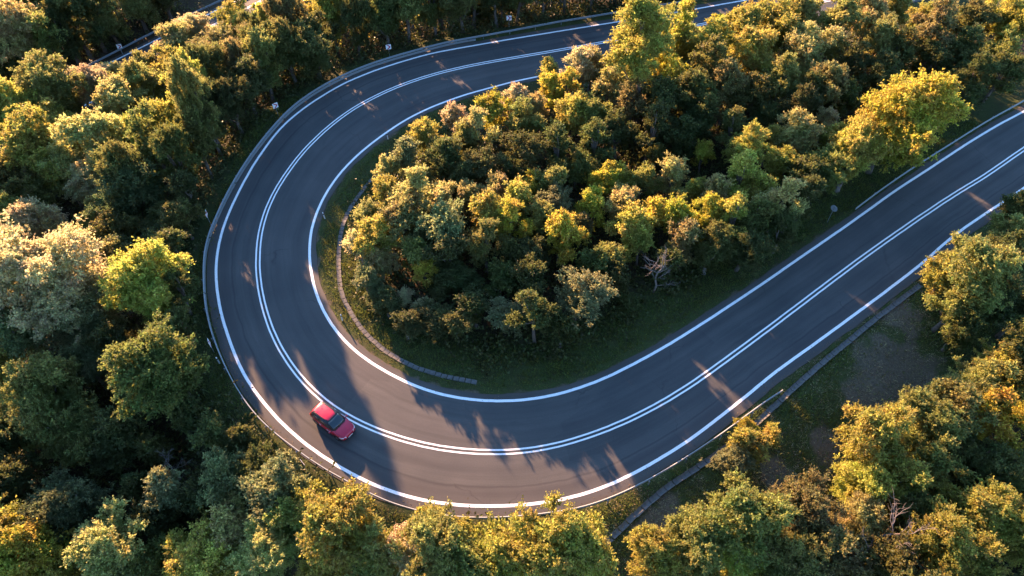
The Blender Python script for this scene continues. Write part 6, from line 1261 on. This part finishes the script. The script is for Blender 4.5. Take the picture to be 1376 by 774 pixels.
        # mirror
        bm = bmesh.new(); add_box(bm, (.74, s * 1.03, 1.03), (.13, .22, .15), bevel=.04)
        mr = obj("mirror", bm_mesh("mirror", bm, red, True), root)
        bm = bmesh.new(); add_box(bm, (.673, s * 1.03, 1.03), (.008, .17, .11)); obj("mirror_glass", bm_mesh("mirror_glass", bm, chrome), mr)
        bm = bmesh.new(); add_box(bm, (.77, s * .90, 1.0), (.07, .10, .04)); obj("mirror_arm", bm_mesh("mirror_arm", bm, trim), mr)
        # headlight wraps the corner
        rows = []
        for z, dx in ((.60, .0), (.68, -.02), (.76, -.07)):
            rows.append([Vector((xx + dx, s * yy, z + dz)) for xx, yy, dz in ((2.135, .42, -.01), (2.09, .58, 0), (2.03, .71, .02), (1.90, .815, .045), (1.70, .872, .06))])
        patch("headlight", rows, lamp, thick=.02)
        rows = []
        for z in (.72, .82, .92, .98):
            rows.append([Vector((xx, s * yy, z)) for xx, yy in ((-2.135, .48), (-2.125, .66), (-2.07, .79), (-1.93, .868))])
        patch("tail_light", rows, tail, thick=.02)
        for xx in (1.30, -1.32):
            wroot_x, wroot_y = xx, s * .81
            bm = bmesh.new()
            prof = [(.20, -.10), (.29, -.112), (.335, -.085), (.345, 0), (.335, .085), (.29, .112), (.20, .10)]
            rg = [[bm.verts.new((wroot_x + r * math.cos(t), wroot_y + yy, .345 + r * math.sin(t))) for r, yy in prof] for t in [k * math.pi * 2 / 24 for k in range(24)]]
            for a in range(24):
                for j in range(len(prof) - 1): bm.faces.new((rg[a][j], rg[a][j + 1], rg[(a + 1) % 24][j + 1], rg[(a + 1) % 24][j]))
            bmesh.ops.recalc_face_normals(bm, faces=bm.faces)
            wh = obj("wheel", bm_mesh("wheel", bm, rubber, True), root)
            bm = bmesh.new()
            for k in range(5):
                m = Matrix.Translation((wroot_x, wroot_y + s * .085, .345)) @ Matrix.Rotation(k * 2 * math.pi / 5, 4, 'Y')
                add_box(bm, (.11, 0, 0), (.20, .02, .05), m)
            add_box(bm, (wroot_x, wroot_y + s * .085, .345), (.09, .03, .09), bevel=.02)
            obj("rim", bm_mesh("rim", bm, alloy), wh)
            # black arch lip round the wheel
            bm = bmesh.new()
            aa = [math.radians(d) for d in range(-8, 189, 14)]
            R0, R1 = .375, .435
            a_, b_ = [], []
            for t in aa:
                for R_, lst in ((R0, a_), (R1, b_)):
                    lst.append((bm.verts.new((xx + R_ * math.cos(t), s * .90, .345 + R_ * math.sin(t))), bm.verts.new((xx + R_ * math.cos(t), s * .925, .345 + R_ * math.sin(t)))))
            for k in range(len(aa) - 1):
                bm.faces.new((a_[k][1], a_[k + 1][1], b_[k + 1][1], b_[k][1])); bm.faces.new((b_[k][0], b_[k + 1][0], b_[k + 1][1], b_[k][1])); bm.faces.new((a_[k][0], a_[k + 1][0], a_[k + 1][1], a_[k][1]))
            bmesh.ops.recalc_face_normals(bm, faces=bm.faces)
            obj("wheel_arch", bm_mesh("wheel_arch", bm, trim), root)
    bm = bmesh.new(); add_box(bm, (2.12, 0, .44), (.06, 1.0, .15), bevel=.025); obj("grille", bm_mesh("grille", bm, trim), root)
    bm = bmesh.new(); add_box(bm, (2.155, 0, .50), (.012, .50, .11)); obj("number_plate", bm_mesh("number_plate", bm, plate), root)
    bm = bmesh.new(); add_box(bm, (-2.125, 0, .72), (.012, .50, .11)); obj("number_plate", bm_mesh("number_plate", bm, plate), root)
    bm = bmesh.new(); add_box(bm, (-2.08, 0, .38), (.10, 1.36, .17), bevel=.04); obj("rear_bumper_trim", bm_mesh("rear_bumper_trim", bm, trim), root)
    # seam of the bonnet: two dark creases following the wings
    for s in (1, -1):
        bm = bmesh.new(); add_tube(bm, [(1.02, s * .74, 1.003), (1.4, s * .715, .967), (1.8, s * .655, .893), (1.98, s * .56, .822)], [.007] * 4, 5)
        obj("bonnet_seam", bm_mesh("bonnet_seam", bm, trim), root)
build_car(*CAR_AT)

# ------------------------------------------------------------------ trees
def leaf_quads(base, axis, nrm, ln, wd):
    """folded diamond leaves; base, axis, nrm are (n,3)"""
    side = np.cross(axis, nrm); side /= np.linalg.norm(side, axis=1)[:, None] + 1e-9
    up = np.cross(side, axis)
    L, Wd = ln[:, None], wd[:, None]
    a = base
    b = base + axis * L * .5 + side * Wd * .5 + up * Wd * .18
    c = base + axis * L
    d = base + axis * L * .5 - side * Wd * .5 + up * Wd * .18
    V = np.stack([a, b, c, d], 1).reshape(-1, 3)
    return V, np.arange(len(base) * 4).reshape(-1, 4)

def unit(v): return v / (np.linalg.norm(v, axis=1)[:, None] + 1e-9)

def sph(g, n):
    v = g.normal(size=(n, 3)); return unit(v)

def crown_arrays(kind, r, H, zc, seed):
    """boughs -> tufts -> sprigs -> leaves: an uneven crown with gaps between its boughs"""
    g = np.random.default_rng(seed)
    up_ = (H - zc) / r                          # half height above and below the widest level
    dn_ = (zc - (.10 if kind != 'T' else .36) * H) / r
    lob = []
    nl = int({'R': 24, 'T': 28, 'U': 22, 'F': 28, 'P': 22, 'S': 11}[kind] * (1 + .3 * max(0, r - 2.5)))
    tries = 0
    while len(lob) < nl and tries < 6000:
        tries += 1
        d = sph(g, 1)[0]
        top = d[2] > 0
        sc = np.array([1, 1, up_ if top else dn_])
        if kind in 'UT': taper = 1 - .55 * max(0, d[2])
        elif kind == 'R': taper = 1 - .18 * max(0, d[2]) - .25 * max(0, -d[2])
        else: taper = 1 - .2 * abs(d[2])
        sc = sc * np.array([taper, taper, 1])
        rad = g.uniform(.12, 1.0) ** .5 * (.60 + .34 * g.uniform())
        c = d * sc * r * rad
        lr = r * (.13 + .22 * g.uniform() ** 1.5) * (1.1 if kind == 'S' else 1)
        if all(np.linalg.norm(c - q[0]) > .55 * max(lr, q[1]) for q in lob): lob.append((c, lr))
    asym = g.normal(0, .06 * r, 3) * np.array([1, 1, .2])
    leaf = {'R': .20, 'T': .20, 'U': .185, 'F': .155, 'P': .175, 'S': .18}[kind]
    tuft = {'R': .31, 'T': .31, 'U': .28, 'F': .25, 'P': .28, 'S': .26}[kind]
    if r > 4: leaf *= 1.2; tuft *= 1.2
    bases, axes, nrms, lens = [], [], [], []
    per, spr = 7, 6
    for c, lr in lob:
        nt_ = int(1.75 * 4 * math.pi * lr * lr / (math.pi * tuft * tuft * 1.35)) + 3
        d = sph(g, nt_)
        flip = (d[:, 2] < -.25) & (g.uniform(0, 1, nt_) < .7)
        d[:, 2] = np.where(flip, -d[:, 2], d[:, 2])
        fl = np.array([1.1, 1.1, .78]) if kind != 'P' else np.array([1.45, 1.45, .36])
        ln_ = unit((c * np.array([1, 1, .6]) + np.array([0, 0, .5 * r]) + g.normal(0, .35 * r, 3))[None])[0]     # each bough reaches its own way
        p = d * fl * lr * (g.uniform(.25, 1.0, nt_) ** .6 * np.where(g.uniform(0, 1, nt_) < .22, g.uniform(1.1, 1.75, nt_), 1.08))[:, None]
        p = c + p + ln_ * ((p @ ln_) * g.uniform(.25, .65))[:, None]
        out = unit(d * .8 + unit(p * np.array([1, 1, .8])) * .55 + np.array([0, 0, .30]) + g.normal(0, .25, (nt_, 3)))
        # sprigs fan out of each tuft
        sd = unit((out[:, None, :] + g.normal(0, .62 if kind != 'U' else .45, (nt_, spr, 3))).reshape(-1, 3))
        sl = tuft * (.75 + 1.5 * g.uniform(0, 1, len(sd)) ** 2)
        o = np.repeat(p - out * tuft * .4, spr, 0)
        t = np.linspace(.25, 1.0, per)
        q = o[:, None, :] + sd[:, None, :] * (sl[:, None] * t)[:, :, None]
        q = q + g.normal(0, .20 * leaf, q.shape)
        ax = unit((sd[:, None, :] * .7 + g.normal(0, .55, q.shape)).reshape(-1, 3))
        oo = np.repeat(out, spr, 0)
        nr = unit((np.array([0, 0, .22]) + oo[:, None, :] * .75 + g.normal(0, .5, q.shape)).reshape(-1, 3))
        bases.append(q.reshape(-1, 3)); axes.append(ax); nrms.append(nr)
        lens.append(leaf * g.uniform(.6, 1.25, len(ax)))
    B, A, Nn, Ln = map(np.concatenate, (bases, axes, nrms, lens))
    B = B + asym + np.array([0, 0, zc])
    V, Fc = leaf_quads(B, A, Nn, Ln, Ln * g.uniform(.55, .8, len(Ln)))
    return V, Fc, [(c + asym + np.array([0, 0, zc]), lr) for c, lr in lob]

def trunk_mesh(r, H, zc, lobes, seed, mat):
    g = random.Random(seed)
    bm = bmesh.new()
    r0 = .06 * r + .05
    lean = (g.uniform(-.2, .2), g.uniform(-.2, .2))
    sp = [(lean[0] * t + .12 * math.sin(3 * t + seed), lean[1] * t + .1 * math.cos(2.5 * t + seed) - .1, zc * 1.12 * t - .3 * (1 - t)) for t in (0, .15, .35, .6, .8, 1)]
    add_tube(bm, sp, [r0 * 1.5, r0 * 1.1, r0 * .95, r0 * .7, r0 * .45, r0 * .18], 7)
    ls = sorted(lobes, key=lambda q: -q[1])[:9]
    for c, lr in ls:
        t = g.uniform(.35, .72)
        k = t * 5; i = min(int(k), 4)
        a = Vector(sp[i]).lerp(Vector(sp[i + 1]), k - i)
        b = Vector(c)
        m = a.lerp(b, .5) + Vector((g.uniform(-.2, .2), g.uniform(-.2, .2), -.12 * r))
        add_tube(bm, [a, m, b], [r0 * .45, r0 * .3, r0 * .1], 5)
        for _ in range(2):
            q = m.lerp(b, .5); e = b + Vector((g.uniform(-1, 1), g.uniform(-1, 1), g.uniform(-.3, 1))) * lr * .8
            add_tube(bm, [q, q.lerp(e, .55) + Vector((0, 0, .08)), e], [r0 * .2, r0 * .13, r0 * .05], 4)
    return bm_mesh("trunk", bm, mat, True)

VARIANTS = {'crown_a': ('R', 2.0, 6.8, 3.9), 'crown_b': ('R', 2.1, 7.2, 4.2), 'crown_o': ('R', 1.6, 5.6, 3.2), 'crown_c': ('R', 3.2, 9.8, 5.7), 'crown_d': ('R', 3.3, 9.2, 5.3), 'crown_e': ('R', 3.1, 10.2, 6.0), 'crown_p': ('R', 2.6, 8.6, 5.0), 'crown_f': ('R', 5.0, 13.5, 8.0), 'crown_g': ('R', 5.2, 12.8, 7.4), 'crown_h': ('U', 1.6, 7.4, 4.0), 'crown_i': ('U', 2.8, 11.5, 6.2), 'crown_j': ('F', 2.2, 7.6, 4.4), 'crown_k': ('F', 4.8, 12.6, 7.2), 'crown_l': ('P', 2.4, 8.2, 4.6), 'crown_m': ('P', 3.6, 11.0, 6.2), 'crown_n': ('S', 1.3, 2.4, 1.2), 'crown_t': ('T', 3.3, 17.0, 11.5), 'crown_v': ('T', 3.1, 15.5, 10.2), 'crown_q': ('U', 2.2, 9.2, 4.9), 'crown_r': ('U', 1.9, 7.6, 4.0), 'crown_s': ('F', 1.6, 6.0, 3.4), 'crown_u': ('F', 3.2, 9.6, 5.5)}
PALETTE = dict(gold=(.145, .138, .030), lime=(.144, .140, .030), yel=(.170, .155, .024), olive=(.102, .108, .030), tan=(.152, .138, .052), beige=(.205, .182, .096),
               pale=(.150, .148, .052), green=(.068, .077, .022), dgreen=(.055, .063, .020), grey=(.088, .098, .042), brown=(.112, .101, .038), orange=(.170, .130, .022),
               pine=(.055, .068, .028), dull=(.076, .075, .022))
MESH = {}
for i, (nm, (kind, r, H, zc)) in enumerate(VARIANTS.items()):
    V, Fc, lob = crown_arrays(kind, r, H, zc, 100 + i)
    MESH[nm] = (np_mesh("crown", V, Fc, M_LEAF), trunk_mesh(r, H, zc, lob, 30 + i, M_PALEBARK if kind == 'F' else M_BARK))
KIND_NAME = dict(T="broadleaf_tree", R="broadleaf_tree", U="upright_tree", F="feathery_tree", P="layered_tree", S="shrub")
tint = random.Random(21)
print("leaves", {k: len(v[0].polygons) for k, v in MESH.items()})
def plant(row):
    x, y, z, rz, s, sz, nm, colr, label, group = row
    kind = VARIANTS[nm][0]
    root = empty(KIND_NAME[kind], (x, y, z), rz)
    a = tint.uniform(.88, 1.14)
    root.scale = (s * a, s / a * 1.04, sz)
    root.rotation_euler = (tint.gauss(0, .05), tint.gauss(0, .05), rz)
    tag(root, label, "shrub" if kind == 'S' else "tree", group)
    o = obj("trunk", MESH[nm][1], root)
    c = obj("crown", MESH[nm][0], root)
    col = PALETTE[colr]; f = tint.uniform(.82, 1.2) * (1.18 if colr in ('dgreen', 'pine', 'dull', 'green', 'brown') else 1.52); g_ = tint.uniform(.92, 1.08)
    c.color = (col[0] * f, col[1] * f * g_, col[2] * f, 1)
for row in TREES + FILL: plant(row)

# the bare dead tree on the island
def dead_tree(x, y, z, label="bare dead tree with pale twisted branches on the island edge", seed=4, scale=1.0):
    g = random.Random(seed)
    root = empty("bare_tree", (x, y, z), seed * .7); tag(root, label, "tree", "bare trees"); root.scale = (scale,) * 3
    bm = bmesh.new(); bt = bmesh.new()
    sp = [(0, 0, -.2), (-.15, .1, 1.2), (.12, .3, 2.4), (.05, .5, 3.6), (-.3, .9, 4.8)]
    add_tube(bm, sp, [.14, .11, .10, .08, .05], 7)
    def grow(b, p, d, ln, r, depth):
        pts = [Vector(p)]
        dd = Vector(d)
        for k in range(4):
            dd = (dd + Vector((g.uniform(-.35, .35), g.uniform(-.35, .35), g.uniform(-.2, .3)))).normalized()
            pts.append(pts[-1] + dd * ln / 4)
        add_tube(b, pts, [r, r * .85, r * .65, r * .45, r * .22], 5)
        if depth:
            for k in (1, 2, 3, 3, 4):
                nd = (dd + Vector((g.uniform(-1, 1), g.uniform(-1, 1), g.uniform(-.5, .7)))).normalized()
                grow(bt, pts[k], nd, ln * .55, r * .5, depth - 1)
    for i, d in ((1, (-1, -.3, .3)), (2, (-.9, .2, .6)), (2, (.8, -.3, .5)), (3, (-.6, .5, .6)), (3, (.6, .5, .5)), (4, (-.5, .3, .9)), (4, (.4, .6, .8)), (4, (-.1, -.6, .8))):
        grow(bm, sp[i], d, g.uniform(1.3, 2.1), .04, 2)
    obj("trunk", bm_mesh("trunk", bm, M_PALEBARK, True), root)
    tag(obj("twigs", bm_mesh("twigs", bt, M_PALEBARK, True), root), kind="stuff")
dead_tree(*DEAD_AT)
dead_tree(*DEAD_MORE[0], "small leafless tree among the dark trees at lower left", 9, .75)
dead_tree(*DEAD_MORE[1], "pale leafless branches beside the straw-coloured tree at lower right", 14, 1.25)
def fallen(a, b):
    a, b = Vector(a), Vector(b)
    bm = bmesh.new()
    m = a.lerp(b, .5) + Vector((.05, 0, .12))
    add_tube(bm, [(0, 0, .8), m - a + Vector((0, 0, 1.1)), b - a + Vector((0, 0, 1.5))], [.07, .055, .03], 6)
    o = obj("fallen_branch", bm_mesh("fallen_branch", bm, M_PALEBARK, True)); o.location = a
    tag(o, "pale broken branch sticking out of the dark shrubs on the island", "branch")
fallen(*STICK)

# ------------------------------------------------------------------ what nobody could count: undergrowth, grass, fallen leaves
def scatter(n, box, keep, seed):
    g = np.random.default_rng(seed)
    x = g.uniform(box[0], box[1], n); y = g.uniform(box[2], box[3], n)
    z, e, outer_side, f = ground_z(x, y)
    k = keep(g, x, y, z, e, outer_side, f)
    return g, x[k], y[k], z[k], e[k], outer_side[k]

def bare_at(x, y):
    b = np.zeros(len(x))
    for k, (px, py) in enumerate(PATCHES):
        r = (2.6, 4.6, 3.8, 3.4, 2.6, 2.0, 2.2, 2.0)[k]
        b = np.maximum(b, 1 - np.hypot(x - px, y - py) / (r * 1.15))
    return b
def clear_of_drains(x, y, d):
    P = np.stack([x, y], 1)
    return np.minimum(dist_to(P, np.array(DRAIN_IN)), dist_to(P, np.array(DRAIN_OUT))) > d

def open_strip(x, y, e, outer_side):
    """grassy clearing beside the lower right stretch"""
    return outer_side & (x > 6) & (y < 58) & (e < 9.5)

def keep_bush(g, x, y, z, e, o, f):
    lim = np.where(o, np.where(open_strip(x, y, e, o), 99, 3.0), 3.6 + 1.3 * vnoise(x * .4, y * .4, 4))
    clump = vnoise(x * .35, y * .35, 8) + vnoise(x * 1.1, y * 1.1, 12) * .5
    return (e > lim) & (f > 6.2) & (clump > .36) & (bare_at(x, y) <= 0) & clear_of_drains(x, y, .9)
g, x, y, z, e, o_ = scatter(60000, (-74, 72, 8, 112), keep_bush, 77)
def bushes(g, x, y, z):
    per = 9
    n = len(x)
    hgt = (.5 + 3.0 * vnoise(x * .5, y * .5, 15) ** 1.5) * np.where(o_, 1.35, 1.0)
    base = np.stack([x, y, z], 1)
    d = unit(g.normal(size=(n, 3)) * np.array([1, 1, .3]) + np.array([0, 0, .7]))
    t = np.linspace(.15, 1, per)
    q = base[:, None, :] + d[:, None, :] * (hgt[:, None] * t)[:, :, None] + g.normal(0, .12, (n, per, 3))
    ax = unit((d[:, None, :] * .5 + g.normal(0, .7, q.shape)).reshape(-1, 3))
    nr = unit((np.array([0, 0, .9]) + g.normal(0, .5, q.shape)).reshape(-1, 3))
    ln = g.uniform(.22, .44, len(ax))
    return leaf_quads(q.reshape(-1, 3), ax, nr, ln, ln * .62)
V, Fc = bushes(g, x, y, z)
tag(obj("undergrowth", np_mesh("undergrowth", V, Fc, M_UNDER)), kind="stuff")

def keep_grass(g, x, y, z, e, o, f):
    a = (~o) & (e > .85) & (e < 6.5)
    b = o & (e > 1.5) & (e < 4.5)
    c = open_strip(x, y, e, o) & (e > 1.3)
    den = np.where(vnoise(x * .7, y * .7, 31) + .35 * vnoise(x * 2.3, y * 2.3, 32) > .42, 1.0, .35)
    near = sstep(.7, 1.8, e)
    return (a | b | c) & (g.uniform(0, 1, len(x)) < den * near * (1 - .85 * np.clip(bare_at(x, y) * 3, 0, 1))) & clear_of_drains(x, y, .34) & (y < 80)
g, x, y, z, e, o_ = scatter(560000, (-34, 60, 14, 84), keep_grass, 55)
n = len(x)
h = g.uniform(.12, .34, n) * (.7 + .8 * vnoise(x * .8, y * .8, 41)) * np.where(e < 1.6, .6, 1)
b = np.stack([x, y, z - .02], 1)
an = g.uniform(0, 6.283, n); w = g.uniform(.02, .045, n)
s = np.stack([np.cos(an) * w, np.sin(an) * w, np.zeros(n)], 1)
tip = b + np.stack([g.normal(0, .5, n) * h, g.normal(0, .5, n) * h, h], 1)
V = np.stack([b - s, b + s, tip], 1).reshape(-1, 3)
tag(obj("grass", np_mesh("grass", V, np.arange(3 * n).reshape(-1, 3), M_GRASS)), kind="stuff")

def keep_straw(g, x, y, z, e, o, f):
    b = bare_at(x, y)
    return open_strip(x, y, e, o) & (e > 1.2) & (g.uniform(0, 1, len(x)) < np.where(b > -.25, 1.0, .3) * vnoise(x * 1.3, y * 1.3, 71) ** 2 * 1.6) & clear_of_drains(x, y, .3)
g, x, y, z, e, o_ = scatter(260000, (6, 62, 14, 60), keep_straw, 56)
n = len(x)
h = g.uniform(.06, .24, n)
b = np.stack([x, y, z - .01], 1)
an = g.uniform(0, 6.283, n); w = g.uniform(.015, .04, n)
s = np.stack([np.cos(an) * w, np.sin(an) * w, np.zeros(n)], 1)
tip = b + np.stack([g.normal(0, .9, n) * h, g.normal(0, .9, n) * h, h * .7], 1)
V = np.stack([b - s, b + s, tip], 1).reshape(-1, 3)
tag(obj("dry_grass", np_mesh("dry_grass", V, np.arange(3 * n).reshape(-1, 3), M_STRAW)), kind="stuff")

def keep_litter(g, x, y, z, e, o, f):
    return ((e > .15) & (e < 2.4)) & (g.uniform(0, 1, len(x)) < np.where(o, .55, .25) * vnoise(x * .5, y * .5, 61) ** 1.4 * 2 * sstep(.1, .9, e))
g, x, y, z, e, o_ = scatter(160000, (-34, 60, 14, 90), keep_litter, 91)
n = len(x)
on_road = e < np.where(o_, .9, .65)
b = np.stack([x, y, np.where(on_road, .012, np.maximum(z, -9) + .05)], 1)
ax = unit(np.c_[g.normal(size=(n, 2)), g.normal(0, .15, n)]); nr = unit(np.c_[g.normal(0, .3, (n, 2)), np.ones(n)])
ln = g.uniform(.05, .11, n)
V, Fc = leaf_quads(b, ax, nr, ln, ln * .7)
V[:, 2] = np.maximum(V[:, 2], np.repeat(b[:, 2], 4))
tag(obj("fallen_leaves", np_mesh("fallen_leaves", V, Fc, M_LITTER)), kind="stuff")
print("triangles", sum(len(m.polygons) for m in bpy.data.meshes) * 2)
